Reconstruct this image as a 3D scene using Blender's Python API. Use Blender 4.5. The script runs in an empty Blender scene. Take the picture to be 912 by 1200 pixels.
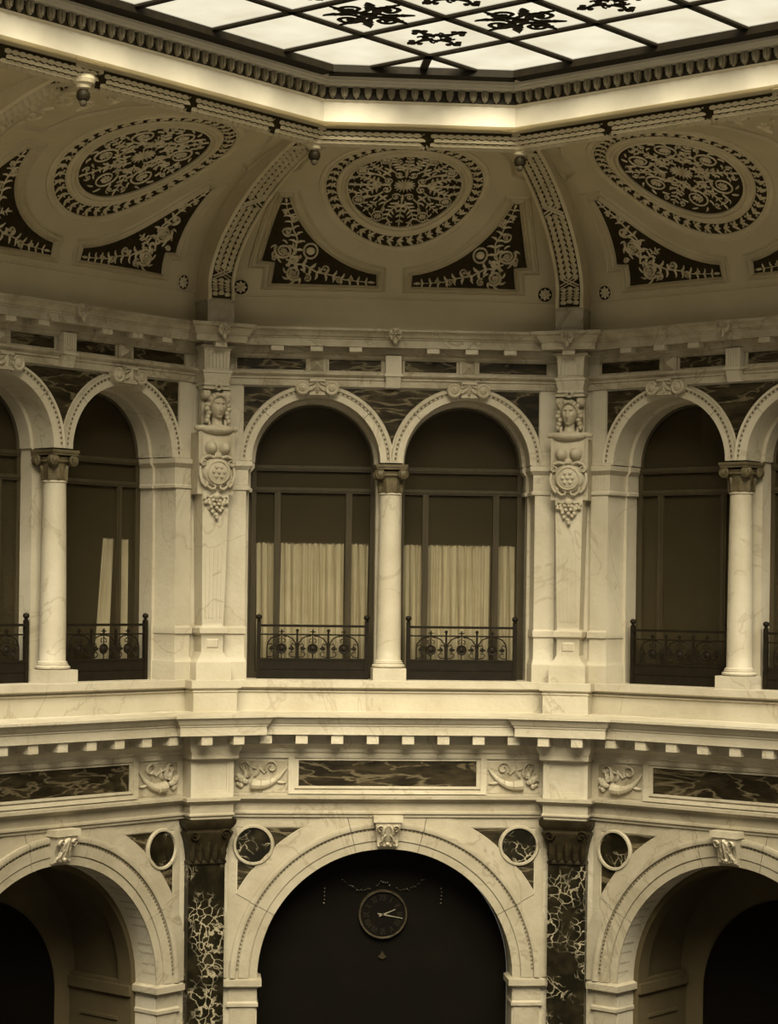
import bpy, math, random
from mathutils import Matrix, Vector
random.seed(7)
PI = math.pi
sin, cos, tan, sqrt = math.sin, math.cos, math.tan, math.sqrt
scene = bpy.context.scene
COL = scene.collection

# ------------------------------------------------------------------ camera
U = 3.0                      # half the width of one wall bay (metres)
T8 = tan(PI / 8)
F_PX, CAM_X, CAM_D, CAM_Z = 2497.8, -2.999, 34.175, 11.0
YAW, ROLL, CY = 0.0871, 0.0125, 699.2
cd = bpy.data.cameras.new('camera')
cd.sensor_fit = 'HORIZONTAL'
cd.sensor_width = 36.0
cd.lens = F_PX * 36.0 / 912.0
cd.shift_y = (CY - 600.0) / 912.0
cd.clip_end = 300
cam = bpy.data.objects.new('camera', cd)
COL.objects.link(cam)
cam.matrix_world = (Matrix.Translation((CAM_X, -CAM_D, CAM_Z)) @ Matrix.Rotation(-YAW, 4, 'Z')
                    @ Matrix.Rotation(PI / 2, 4, 'X') @ Matrix.Rotation(ROLL, 4, 'Z'))
scene.camera = cam

# ------------------------------------------------------------------ light
world = bpy.data.worlds.new('sky')
scene.world = world
world.use_nodes = True
bg = world.node_tree.nodes['Background']
bg.inputs[0].default_value = (1.0, 0.95, 0.82, 1)
bg.inputs[1].default_value = 0.11
sd = bpy.data.lights.new('daylight', 'SUN')
sd.energy = 27.0
sd.angle = math.radians(45)
sd.color = (1.0, 0.965, 0.88)
sun = bpy.data.objects.new('daylight', sd)
COL.objects.link(sun)
sun.rotation_euler = (math.radians(42), 0, math.radians(1))
vs = scene.view_settings
vs.view_transform = 'Standard'
vs.look = 'None'
vs.exposure = 0.66
vs.gamma = 1.0
vs.use_curve_mapping = False


# ------------------------------------------------------------------ materials
def new_mat(name):
    m = bpy.data.materials.new(name)
    m.use_nodes = True
    nt = m.node_tree
    return m, nt, nt.nodes, nt.links, nt.nodes['Principled BSDF']


def stone(name, c1, c2, vein=None, scale=1.2, rough=0.55, bump=0.03, veinscale=1.6, veinwidth=0.05,
          stretch=(1, 1, 1), rot=(0, 0, 0), lo=0.35, hi=0.7, fine=14.0, detail=6.0, spec=0.3, dist=1.2, mask=None, breccia=False):
    m, nt, N, L, P = new_mat(name)
    geo = N.new('ShaderNodeNewGeometry')
    mp = N.new('ShaderNodeMapping')
    mp.inputs['Scale'].default_value = stretch
    mp.inputs['Rotation'].default_value = rot
    L.new(geo.outputs['Position'], mp.inputs['Vector'])
    n1 = N.new('ShaderNodeTexNoise')
    n1.inputs['Scale'].default_value = scale
    n1.inputs['Detail'].default_value = detail
    n1.inputs['Roughness'].default_value = 0.62
    L.new(mp.outputs[0], n1.inputs['Vector'])
    r1 = N.new('ShaderNodeValToRGB')
    r1.color_ramp.elements[0].position = lo
    r1.color_ramp.elements[0].color = (*c2, 1)
    r1.color_ramp.elements[1].position = hi
    r1.color_ramp.elements[1].color = (*c1, 1)
    L.new(n1.outputs['Fac'], r1.inputs[0])
    out = r1.outputs[0]
    if vein:
        if breccia:
            wob = N.new('ShaderNodeTexNoise')
            wob.inputs['Scale'].default_value = 3.0
            wob.inputs['Detail'].default_value = 6.0
            L.new(geo.outputs['Position'], wob.inputs['Vector'])
            mad = N.new('ShaderNodeVectorMath')
            mad.operation = 'MULTIPLY_ADD'
            mad.inputs[1].default_value = (.45, .45, .45)
            L.new(wob.outputs['Color'], mad.inputs[0])
            L.new(geo.outputs['Position'], mad.inputs[2])
            n2 = N.new('ShaderNodeTexVoronoi')
            n2.feature = 'DISTANCE_TO_EDGE'
            n2.inputs['Scale'].default_value = veinscale
            L.new(mad.outputs[0], n2.inputs['Vector'])
        else:
            n2 = N.new('ShaderNodeTexNoise')
            n2.inputs['Scale'].default_value = veinscale
            n2.inputs['Detail'].default_value = 5.0
            n2.inputs['Distortion'].default_value = dist
            L.new(mp.outputs[0], n2.inputs['Vector'])
        r2 = N.new('ShaderNodeValToRGB')
        e = r2.color_ramp.elements
        e[0].position = 0.5 - veinwidth
        e[0].color = (0, 0, 0, 1)
        e[1].position = 0.5 + veinwidth
        e[1].color = (0, 0, 0, 1)
        q = e.new(0.5)
        q.color = (1, 1, 1, 1)
        if breccia:
            e[0].position, e[0].color = 0.0, (1, 1, 1, 1)
            e[1].position, e[1].color = veinwidth * .4, (.6, .6, .6, 1)
            e[2].position, e[2].color = veinwidth, (0, 0, 0, 1)
            L.new(n2.outputs['Distance'], r2.inputs[0])
        else:
            L.new(n2.outputs['Fac'], r2.inputs[0])
        vf = r2.outputs[0]
        if mask:
            n4 = N.new('ShaderNodeTexNoise')
            n4.inputs['Scale'].default_value = mask
            n4.inputs['Detail'].default_value = 3.0
            L.new(geo.outputs['Position'], n4.inputs['Vector'])
            r4 = N.new('ShaderNodeMapRange')
            r4.inputs['From Min'].default_value = 0.47
            r4.inputs['From Max'].default_value = 0.60
            L.new(n4.outputs['Fac'], r4.inputs['Value'])
            mu = N.new('ShaderNodeMath')
            mu.operation = 'MULTIPLY'
            L.new(vf, mu.inputs[0])
            L.new(r4.outputs[0], mu.inputs[1])
            vf = mu.outputs[0]
        mx = N.new('ShaderNodeMix')
        mx.data_type = 'RGBA'
        mx.inputs['B'].default_value = (*vein, 1)
        L.new(vf, mx.inputs['Factor'])
        L.new(out, mx.inputs['A'])
        out = mx.outputs['Result']
    L.new(out, P.inputs['Base Color'])
    P.inputs['Roughness'].default_value = rough
    P.inputs['Specular IOR Level'].default_value = spec
    if bump:
        n3 = N.new('ShaderNodeTexNoise')
        n3.inputs['Scale'].default_value = fine
        n3.inputs['Detail'].default_value = 4.0
        L.new(geo.outputs['Position'], n3.inputs['Vector'])
        b = N.new('ShaderNodeBump')
        b.inputs['Strength'].default_value = 0.25
        b.inputs['Distance'].default_value = bump
        L.new(n3.outputs['Fac'], b.inputs['Height'])
        L.new(b.outputs[0], P.inputs['Normal'])
    return m


M = {}
M['marble'] = stone('pale_marble', (0.46, 0.415, 0.315), (0.375, 0.33, 0.235), vein=(0.345, 0.302, 0.215), scale=1.1,
                    veinscale=0.55, veinwidth=0.010, lo=0.3, hi=0.62)
M['marble_worn'] = stone('weathered_marble', (0.40, 0.355, 0.26), (0.25, 0.213, 0.14), vein=(0.22, 0.185, 0.12), scale=2.2,
                         veinscale=0.9, veinwidth=0.012, lo=0.33, hi=0.66)
M['marble_lower_dim'] = stone('dimmed_marble', (0.345, 0.305, 0.222), (0.265, 0.23, 0.158), vein=(0.24, 0.205, 0.138), scale=1.6,  # marble darkened: the weaker light on the lower order is put into its colour
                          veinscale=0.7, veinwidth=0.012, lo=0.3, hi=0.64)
M['carved'] = stone('carved_stone', (0.43, 0.385, 0.285), (0.33, 0.285, 0.195), scale=4.0, bump=0.02, fine=25)
M['plaster'] = stone('painted_plaster', (0.52, 0.452, 0.30), (0.445, 0.383, 0.246), scale=0.9, rough=0.8, bump=0.01, fine=30)
M['plaster_band'] = stone('vault_band', (0.60, 0.525, 0.36), (0.49, 0.424, 0.275), scale=2, rough=0.8, bump=0.01)
M['relief'] = stone('gilt_relief', (0.72, 0.635, 0.45), (0.52, 0.45, 0.295), scale=9, rough=0.55, bump=0.01, fine=40)
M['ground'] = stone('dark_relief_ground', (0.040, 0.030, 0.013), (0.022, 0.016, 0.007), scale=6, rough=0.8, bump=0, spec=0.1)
M['beads'] = stone('brown_beads', (0.13, 0.108, 0.066), (0.09, 0.073, 0.042), scale=6, rough=0.8, bump=0)  # even mid-brown for the bead courses and archivolt joints
M['ring_leaf'] = stone('brown_leaf_plaster', (0.22, 0.188, 0.122), (0.16, 0.134, 0.083), scale=5, rough=0.8, bump=0.01)  # leaf blocks of the ring, browner than its white plaster
M['ring'] = stone('white_plaster', (0.62, 0.58, 0.475), (0.54, 0.495, 0.39), scale=1.5, rough=0.6, bump=0.01)
M['darkpanel'] = stone('dark_veined_marble', (0.055, 0.042, 0.021), (0.012, 0.009, 0.004), vein=(0.13, 0.105, 0.06), scale=2.6,
                       veinscale=1.6, veinwidth=0.030, rough=0.35, bump=0, stretch=(0.7, 0.7, 2.8), rot=(0.3, 0.55, 0), lo=0.42, hi=0.75, spec=0.15, dist=0.4)
M['blackpilaster'] = stone('black_veined_marble', (0.030, 0.023, 0.011), (0.006, 0.005, 0.002), vein=(0.34, 0.295, 0.20), scale=3.0,
                           veinscale=7.0, veinwidth=0.075, rough=0.3, bump=0, lo=0.45, hi=0.8, spec=0.12, mask=2.1, breccia=True)
M['bronze'] = stone('dark_bronze', (0.030, 0.022, 0.010), (0.012, 0.009, 0.004), scale=6, rough=0.5, bump=0.01, spec=0.15)
M['capital'] = stone('brown_capital_stone', (0.14, 0.113, 0.063), (0.07, 0.055, 0.028), scale=5, rough=0.55, bump=0.01, spec=0.2)
M['iron'] = stone('black_iron', (0.014, 0.010, 0.005), (0.008, 0.006, 0.003), scale=8, rough=0.6, bump=0, spec=0.12)
M['wood'] = stone('brown_window_wood', (0.055, 0.043, 0.022), (0.036, 0.028, 0.014), scale=3, rough=0.5, bump=0, stretch=(4, 4, 0.4), spec=0.2)
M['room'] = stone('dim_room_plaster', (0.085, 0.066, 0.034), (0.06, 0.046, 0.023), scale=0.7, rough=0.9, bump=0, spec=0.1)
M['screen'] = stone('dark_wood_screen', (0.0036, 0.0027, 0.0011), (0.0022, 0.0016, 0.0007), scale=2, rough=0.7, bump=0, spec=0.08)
M['cloth'] = stone('curtain_cloth', (0.62, 0.57, 0.45), (0.54, 0.49, 0.37), scale=3, rough=0.9, bump=0, spec=0.1)
M['dim_brass'] = stone('tarnished_brass', (0.065, 0.052, 0.028), (0.02, 0.015, 0.008), scale=12, rough=0.35, bump=0)
M['numeral'] = stone('dull_numeral_gilding', (0.022, 0.0175, 0.0095), (0.014, 0.011, 0.006), scale=12, rough=0.5, bump=0, spec=0.1)
M['hand'] = stone('pale_clock_hand', (0.22, 0.195, 0.14), (0.18, 0.16, 0.11), scale=5, rough=0.4, bump=0)
M['floor'] = stone('floor_marble', (0.08, 0.064, 0.036), (0.05, 0.04, 0.022), scale=0.8, rough=0.4, bump=0, spec=0.1)
M['bulb'] = stone('lamp_bulb_glass', (0.10, 0.085, 0.055), (0.06, 0.05, 0.03), scale=5, rough=0.15, bump=0)


def pane_mat(name, tint, base, fac, rough):
    m, nt, N, L, P = new_mat(name)
    P.inputs['Base Color'].default_value = (*base, 1)
    P.inputs['Roughness'].default_value = rough
    t = N.new('ShaderNodeBsdfTransparent')
    t.inputs[0].default_value = (*tint, 1)
    mx = N.new('ShaderNodeMixShader')
    mx.inputs[0].default_value = fac
    L.new(t.outputs[0], mx.inputs[1])
    L.new(P.outputs[0], mx.inputs[2])
    L.new(mx.outputs[0], N['Material Output'].inputs[0])
    return m


M['glass'] = pane_mat('window_glass', (0.96, 0.95, 0.91), (0.105, 0.084, 0.044), 0.17, 0.22)  # brown base paints the panes' reflected haze into the glass colour


def sky_glass():
    m, nt, N, L, P = new_mat('lit_skylight_glass')
    N.remove(P)
    t = N.new('ShaderNodeBsdfTransparent')
    t.inputs[0].default_value = (0.95, 0.92, 0.84, 1)
    em = N.new('ShaderNodeEmission')
    geo = N.new('ShaderNodeNewGeometry')
    n = N.new('ShaderNodeTexNoise')
    n.inputs['Scale'].default_value = 1.3
    n.inputs['Detail'].default_value = 8
    L.new(geo.outputs['Position'], n.inputs['Vector'])
    r = N.new('ShaderNodeValToRGB')
    r.color_ramp.elements[0].position = 0.3
    r.color_ramp.elements[0].color = (0.72, 0.655, 0.48, 1)
    r.color_ramp.elements[1].position = 0.65
    r.color_ramp.elements[1].color = (0.88, 0.82, 0.64, 1)
    L.new(n.outputs['Fac'], r.inputs[0])
    L.new(r.outputs[0], em.inputs[0])
    em.inputs[1].default_value = 1.05
    mx = N.new('ShaderNodeMixShader')
    mx.inputs[0].default_value = 0.40
    L.new(t.outputs[0], mx.inputs[1])
    L.new(em.outputs[0], mx.inputs[2])
    L.new(mx.outputs[0], N['Material Output'].inputs[0])
    return m


M['skyglass'] = sky_glass()


# ------------------------------------------------------------------ mesh builder.  Local axes: s along the wall, p out into the hall, z up
class MB:
    def __init__(self):
        self.v = []
        self.f = []

    def add(self, vs_, fs):
        o = len(self.v)
        self.v += [(a, -b, c) for a, b, c in vs_]
        self.f += [tuple(i + o for i in f) for f in fs]
        return self

    def box(self, s0, s1, p0, p1, z0, z1):
        vs_ = [(s, p, z) for z in (z0, z1) for p in (p0, p1) for s in (s0, s1)]
        return self.add(vs_, [(0, 1, 3, 2), (4, 6, 7, 5), (0, 4, 5, 1), (2, 3, 7, 6), (0, 2, 6, 4), (1, 5, 7, 3)])

    def prism(self, poly, p0, p1):
        n = len(poly)
        vs_ = [(s, p1, z) for s, z in poly] + [(s, p0, z) for s, z in poly]
        fs = [tuple(range(n)), tuple(range(2 * n - 1, n - 1, -1))]
        fs += [(i, n + i, n + (i + 1) % n, (i + 1) % n) for i in range(n)]
        return self.add(vs_, fs)

    def frustum(self, s0, s1, z0, z1, p0, p1, ins):
        a = [(s0, p0, z0), (s1, p0, z0), (s1, p0, z1), (s0, p0, z1)]
        b = [(s0 + ins, p1, z0 + ins), (s1 - ins, p1, z0 + ins), (s1 - ins, p1, z1 - ins), (s0 + ins, p1, z1 - ins)]
        return self.add(a + b, [(0, 1, 5, 4), (1, 2, 6, 5), (2, 3, 7, 6), (3, 0, 4, 7), (4, 5, 6, 7), (3, 2, 1, 0)])

    def extr(self, prof, s0, s1):
        """prof: list of (p,z); s0/s1 functions of p."""
        n = len(prof)
        vs_ = [(s0(p), p, z) for p, z in prof] + [(s1(p), p, z) for p, z in prof]
        fs = [(i, i + 1, n + i + 1, n + i) for i in range(n - 1)]
        fs += [(n - 1, 0, n, 2 * n - 1), tuple(range(n - 1, -1, -1)), tuple(range(n, 2 * n))]
        return self.add(vs_, fs)

    def boxprof(self, hw, pf, prof, pb=-0.2):
        """stack of rectangles: prof list of (d,z)"""
        vs_ = []
        for d, z in prof:
            vs_ += [(-hw - d, pb, z), (-hw - d, pf + d, z), (hw + d, pf + d, z), (hw + d, pb, z)]
        fs = [(3, 2, 1, 0)]
        for i in range(len(prof) - 1):
            a = 4 * i
            fs += [(a + j, a + (j + 1) % 4, a + 4 + (j + 1) % 4, a + 4 + j) for j in range(4)]
        a = 4 * (len(prof) - 1)
        fs.append((a, a + 1, a + 2, a + 3))
        return self.add(vs_, fs)

    def arc(self, prof, cs, cz, a0, a1, n, closed=True):
        """prof: (r,p) swept round an arc in the wall plane"""
        m = len(prof)
        vs_ = []
        for i in range(n + 1):
            a = a0 + (a1 - a0) * i / n
            vs_ += [(cs + r * cos(a), p, cz + r * sin(a)) for r, p in prof]
        fs = []
        mm = m if closed else m - 1
        for i in range(n):
            for j in range(mm):
                k = (j + 1) % m
                fs.append((i * m + j, i * m + k, (i + 1) * m + k, (i + 1) * m + j))
        if closed and abs(a1 - a0) < 2 * PI - 1e-4:
            fs += [tuple(range(m)), tuple(range(n * m + m - 1, n * m - 1, -1))]
        return self.add(vs_, fs)

    def lathe(self, prof, s=0, p=0, n=28, a0=0, a1=2 * PI):
        m = len(prof)
        full = abs(a1 - a0 - 2 * PI) < 1e-6
        k = n if full else n + 1
        vs_ = []
        for i in range(k):
            a = a0 + (a1 - a0) * i / n
            vs_ += [(s + r * cos(a), p + r * sin(a), z) for r, z in prof]
        fs = []
        for i in range(n):
            i2 = (i + 1) % k
            for j in range(m - 1):
                fs.append((i * m + j, i2 * m + j, i2 * m + j + 1, i * m + j + 1))
        if full:
            fs.append(tuple(i * m for i in range(k))[::-1])
            fs.append(tuple(i * m + m - 1 for i in range(k)))
        return self.add(vs_, fs)

    def tube(self, pts, rad, n=6):
        pts = [Vector(q) for q in pts]
        m = len(pts)
        vs_ = []
        up0 = Vector((0.13, 1, 0.21)).normalized()
        for i, q in enumerate(pts):
            t = (pts[min(i + 1, m - 1)] - pts[max(i - 1, 0)])
            t = t.normalized() if t.length > 1e-9 else Vector((1, 0, 0))
            x = t.cross(up0)
            if x.length < 1e-4:
                x = t.cross(Vector((1, 0, 0)))
            x.normalize()
            y = x.cross(t)
            r = rad[i] if isinstance(rad, (list, tuple)) else rad
            vs_ += [tuple(q + x * (r * cos(2 * PI * j / n)) + y * (r * sin(2 * PI * j / n))) for j in range(n)]
        fs = [(i * n + j, i * n + (j + 1) % n, (i + 1) * n + (j + 1) % n, (i + 1) * n + j) for i in range(m - 1) for j in range(n)]
        fs += [tuple(range(n - 1, -1, -1)), tuple(range((m - 1) * n, m * n))]
        return self.add(vs_, fs)

    def ball(self, c, r, nu=10, nv=7, fn=None):
        if not isinstance(r, (tuple, list)):
            r = (r, r, r)
        vs_ = []
        for j in range(nv + 1):
            t = PI * j / nv
            for i in range(nu):
                a = 2 * PI * i / nu
                q = (sin(t) * cos(a), sin(t) * sin(a), cos(t))
                d = (q[0] * r[0], q[1] * r[1], q[2] * r[2])
                if fn:
                    d = fn(*d)
                vs_.append((c[0] + d[0], c[1] + d[1], c[2] + d[2]))
        fs = [(j * nu + i, (j + 1) * nu + i, (j + 1) * nu + (i + 1) % nu, j * nu + (i + 1) % nu) for j in range(nv) for i in range(nu)]
        return self.add(vs_, fs)

    def grid(self, fn, nu, nv):
        vs_ = [fn(i / nu, j / nv) for j in range(nv + 1) for i in range(nu + 1)]
        w = nu + 1
        fs = [(j * w + i, j * w + i + 1, (j + 1) * w + i + 1, (j + 1) * w + i) for j in range(nv) for i in range(nu)]
        return self.add(vs_, fs)

    # --- relief ornament on a surface S(u,v,h)
    def ribbon(self, S, pts, w, h):
        m = len(pts)
        vs_ = []
        for i, (x, y) in enumerate(pts):
            x0, y0 = pts[max(i - 1, 0)]
            x1, y1 = pts[min(i + 1, m - 1)]
            dx, dy = x1 - x0, y1 - y0
            l = math.hypot(dx, dy) or 1
            nx, ny = -dy / l, dx / l
            ww = w[i] if isinstance(w, (list, tuple)) else w
            vs_ += [S(x + nx * ww, y + ny * ww, 0.002), S(x, y, h), S(x - nx * ww, y - ny * ww, 0.002)]
        fs = []
        for i in range(m - 1):
            a = 3 * i
            fs += [(a, a + 1, a + 4, a + 3), (a + 1, a + 2, a + 5, a + 4)]
        return self.add(vs_, fs)

    def leaf(self, S, x, y, ang, ln, w, h, bend=0.0, lobes=4):
        n = 11 if lobes else 6
        pts, ws = [], []
        px, py, a = x, y, ang
        for i in range(n):
            t = i / (n - 1)
            pts.append((px, py))
            lob = 1.0 if not lobes else (0.62 + 0.38 * abs(sin(PI * t * lobes)))
            ws.append(w * (sin(PI * min(1, 0.12 + 0.88 * t)) ** 0.8) * lob + 0.002)
            px += cos(a) * ln / (n - 1)
            py += sin(a) * ln / (n - 1)
            a += bend / (n - 1)
        return self.ribbon(S, pts, ws, h)

    def spiral(self, S, x, y, r, a0, turns, w, h, sgn=1, inner=0.12):
        n = max(10, int(14 * turns))
        pts, ws = [], []
        for i in range(n + 1):
            t = i / n
            rr = r * (1 - (1 - inner) * t ** 0.85)
            a = a0 + sgn * 2 * PI * turns * t
            pts.append((x + rr * cos(a), y + rr * sin(a)))
            ws.append(w * (1 - 0.35 * t))
        self.ribbon(S, pts, ws, h)
        return self.boss(S, x, y, r * inner * 1.5, h) if inner < .2 else self

    def boss(self, S, x, y, r, h, n=8):
        vs_ = [S(x, y, h * 1.2)] + [S(x + r * 0.7 * cos(2 * PI * i / n), y + r * 0.7 * sin(2 * PI * i / n), h) for i in range(n)] \
            + [S(x + r * cos(2 * PI * i / n), y + r * sin(2 * PI * i / n), 0.002) for i in range(n)]
        fs = [(0, 1 + i, 1 + (i + 1) % n) for i in range(n)] + [(1 + i, 1 + n + i, 1 + n + (i + 1) % n, 1 + (i + 1) % n) for i in range(n)]
        return self.add(vs_, fs)

    def flower(self, S, x, y, r, n, h, a0=0.0):
        for i in range(n):
            a = a0 + 2 * PI * i / n
            self.leaf(S, x + cos(a) * r * 0.25, y + sin(a) * r * 0.25, a, r * 0.75, r * 1.1 / n * 1.7, h, 0, 0)
        return self.boss(S, x, y, r * 0.26, h)

    def mesh(self, name, mat, smooth=35):
        me = bpy.data.meshes.new(name)
        me.from_pydata(self.v, [], self.f)
        me.validate()
        import bmesh
        bm = bmesh.new()
        bm.from_mesh(me)
        bmesh.ops.recalc_face_normals(bm, faces=bm.faces)
        bm.to_mesh(me)
        bm.free()
        me.materials.append(M[mat] if isinstance(mat, str) else mat)
        if smooth:
            for p in me.polygons:
                p.use_smooth = True
            me.set_sharp_from_angle(angle=math.radians(smooth))
        return me


CACHE = {}


def add(name, src, mat=None, parent=None, loc=None, rz=0.0, key=None, smooth=35, stuff=False):
    """src: MB, mesh or a function that returns an MB (kept under key)"""
    if key is not None and key in CACHE:
        me = CACHE[key]
    elif isinstance(src, bpy.types.Mesh):
        me = src
    else:
        me = (src() if callable(src) else src).mesh(name, mat, smooth)
        if key is not None:
            CACHE[key] = me
    o = bpy.data.objects.new(name, me)
    COL.objects.link(o)
    if parent is not None:
        o.parent = parent
    if loc is not None:
        o.location = (loc[0], -loc[1], loc[2])
    o.rotation_euler = (0, 0, rz)
    if stuff:
        o['kind'] = 'stuff'
    return o


def tag(o, label=None, cat=None, group=None, kind=None):
    if label:
        o['label'] = label
    if cat:
        o['category'] = cat
    if group:
        o['group'] = group
    if kind:
        o['kind'] = kind
    return o


def empty(name):
    o = bpy.data.objects.new(name, None)
    COL.objects.link(o)
    o.empty_display_size = 0.2
    return o


K = sqrt(0.5)
C8, S8 = cos(PI / 8), sin(PI / 8)
# frame: origin xy, rotation about z
FR = {'C': ((0, 0), 0.0), 'L': ((-U * (1 + K), -U * K), PI / 4), 'R': ((U * (1 + K), -U * K), -PI / 4),
      'PL': ((-U, 0), PI / 8), 'PR': ((U, 0), -PI / 8)}


def place(o, fr, s=0.0, p=0.0, z=0.0):
    (ox, oy), a = FR[fr]
    o.location = (ox + s * cos(a) + p * sin(a), oy + s * sin(a) - p * cos(a), z)
    o.rotation_euler = (0, 0, a)
    return o


def limits(fr):
    far = 7.5
    if fr == 'C':
        return (lambda p: -(U - p * T8)), (lambda p: U - p * T8)
    if fr == 'L':
        return (lambda p: -far), (lambda p: U - p * T8)
    return (lambda p: -(U - p * T8)), (lambda p: far)


# ------------------------------------------------------------------ levels
ZF = 9.65            # gallery ledge
AC, RI, RO, ZS = 1.215, 1.03, 1.215, 13.15      # gallery arches: centre, inner and outer radius, springing
LZ, LR, LRO = 4.88, 2.06, 2.50                  # ground floor arch


def arcpts(cs, cz, r, a0, a1, n):
    return [(cs + r * cos(a0 + (a1 - a0) * i / n), cz + r * sin(a0 + (a1 - a0) * i / n)) for i in range(n + 1)]


floor = MB().box(-22, 22, -4, 45, -0.3, 0.0)
fo = add('floor', floor, 'floor')
tag(fo, kind='structure')


# ------------------------------------------------------------------ walls
def wall_core():
    m = MB()
    # upper front layer
    po = [(-U - .05, ZF - .05), (-2.35, ZF - .05), (-2.35, ZS), ]
    po += arcpts(-AC, ZS, RI, PI, 0, 24)
    po += arcpts(AC, ZS, RI, PI, 0, 24)
    po += [(2.35, ZS), (2.35, ZF - .05), (U + .05, ZF - .05), (U + .05, 14.95), (-U - .05, 14.95)]
    m.prism(po, -.42, 0.0)
    # rear layer, with the pilaster strip behind the column
    r2 = .95
    po = [(-U - .3, ZF - .05), (-2.28, ZF - .05), (-2.28, ZS)] + arcpts(-AC, ZS, r2 + .02, PI, 0, 24)
    po += [(-.21, ZS), (-.21, ZF - .05), (.21, ZF - .05), (.21, ZS)] + arcpts(AC, ZS, r2 + .02, PI, 0, 24)
    po += [(2.28, ZS), (2.28, ZF - .05), (U + .3, ZF - .05), (U + .3, 15.0), (-U - .3, 15.0)]
    m.prism(po, -.76, -.42)
    # lower layer
    po = [(-U - .05, 0), (-LR, 0)] + arcpts(0, LZ, LR, PI, 0, 40) + [(LR, 0), (U + .05, 0), (U + .05, 9.2), (-U - .05, 9.2)]
    m.prism(po, -.45, 0.0)
    return m


def room_box(s0, s1, p0, p1, z0, z1):
    """five inner faces of a dim room, open towards p1"""
    m = MB()
    t = .05
    m.box(s0 - t, s0, p0, p1, z0, z1).box(s1, s1 + t, p0, p1, z0, z1)
    m.box(s0 - t, s1 + t, p0 - t, p0, z0 - t, z1 + t)
    m.box(s0, s1, p0, p1, z0 - t, z0).box(s0, s1, p0, p1, z1, z1 + t)
    return m


def along(prof, fr):
    a, b = limits(fr)
    return MB().extr(prof, a, b)


UP_CORN = [(-.3, 14.80), (.05, 14.80), (.08, 14.83), (.08, 14.86), (.13, 14.89), (.13, 14.972), (.31, 14.972), (.31, 15.085), (.33, 15.10),
           (.33, 15.115), (.36, 15.13), (.38, 15.17), (.43, 15.205), (.45, 15.215), (.45, 15.25), (-.3, 15.27)]
BAL_CORN = [(-.2, 8.40), (.04, 8.40), (.04, 8.48), (.07, 8.50), (.07, 8.55), (.12, 8.60), (.15, 8.62), (.15, 8.88), (.40, 8.88), (.44, 8.80), (.46, 8.80),
            (.46, 8.935), (.475, 8.945), (.475, 8.965), (.50, 8.985), (.52, 9.03), (.56, 9.07), (.585, 9.08), (.585, 9.115), (.0, 9.15), (-.2, 9.15)]
STRING = [(-.2, 7.44), (.05, 7.455), (.05, 7.495), (.08, 7.51), (.08, 7.54), (.045, 7.56), (.045, 7.69), (.09, 7.71), (.15, 7.745), (.17, 7.755), (.17, 7.80), (-.2, 7.82)]
PARAPET = [(-.3, 9.10), (.07, 9.10), (.07, 9.145), (.05, 9.155), (.05, 9.445), (.08, 9.46), (.08, 9.475), (.05, 9.485), (.05, 9.505), (.12, 9.52), (.14, 9.535), (.14, 9.645), (.135, 9.65), (-.78, 9.65), (-.78, 9.10)]


def scroll_key():
    """double volute keystone of a gallery arch (local origin at arch crown)"""
    m = MB()
    for sx in (-1, 1):
        c = sx * .235
        m.arc([(0.02, .05), (.115, .05), (.115, .17), (.095, .185), (.075, .17), (.062, .17), (.045, .195), (.02, .20)], c, 0, 0, 2 * PI, 20)
        m.ball((c, .185, 0), .032, 8, 6)
    m.box(-.125, .125, .05, .17, -.10, .13)
    S = lambda u, v, h: (u, .17 + h, v)
    m.leaf(S, 0, .10, -PI / 2, .2, .05, .05)
    for sx in (-1, 1):
        m.leaf(S, sx * .02, .02, -PI / 2 + sx * .75, .13, .035, .045, sx * .5)
        m.leaf(S, sx * .03, .09, -PI / 2 + sx * .9, .13, .03, .04, sx * .5)
    m.box(-.12, .12, .05, .21, .10, .135)
    m.box(-.13, .13, .05, .19, -.115, -.095)
    return m


def rosette_boss():
    m = MB()
    m.arc([(.0, 0), (.105, 0), (.105, .05), (.085, .065), (.0, .05)], 0, 0, 0, 2 * PI, 18)
    S = lambda u, v, h: (u, .055 + h, v)
    m.flower(S, 0, 0, .095, 6, .05)
    m.leaf(S, 0, -.05, -PI / 2, .12, .04, .03)
    return m


def console_key():
    """acanthus keystone of a ground floor arch; local z 0 at its foot, .43 high"""
    m = MB()
    prof = [(0, 0), (.10, .0), (.13, .03), (.12, .08), (.14, .16), (.19, .26), (.24, .34), (.24, .42), (0, .42)]
    n = len(prof)
    vs_ = [(-.155 - .05 * z / .42, p, z) for p, z in prof] + [(.155 + .05 * z / .42, p, z) for p, z in prof]
    fs = [(i, (i + 1) % n, n + (i + 1) % n, n + i) for i in range(n)] + [tuple(range(n)), tuple(range(2 * n - 1, n - 1, -1))]
    m.add(vs_, fs)

    def S(u, v, h):
        p = .12 + .12 * max(0, min(1, (v - .06) / .30))
        return (u, p + h, v)
    m.leaf(S, 0, .40, -PI / 2, .38, .085, .06, 0, 5)
    for sx in (-1, 1):
        m.leaf(S, sx * .03, .36, -PI / 2 + sx * .55, .22, .05, .05, -sx * .9)
        m.leaf(S, sx * .03, .22, -PI / 2 + sx * .8, .17, .04, .05, -sx * 1.0)
        m.spiral(S, sx * .12, .33, .06, -PI / 2, 1.3, .016, .05, sx)
        m.spiral(S, sx * .09, .07, .045, PI / 2, 1.2, .014, .04, -sx)
    m.ball((0, .17, .07), .035, 8, 6)
    m.box(-.235, .235, 0, .27, .42, .52)
    return m


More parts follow.
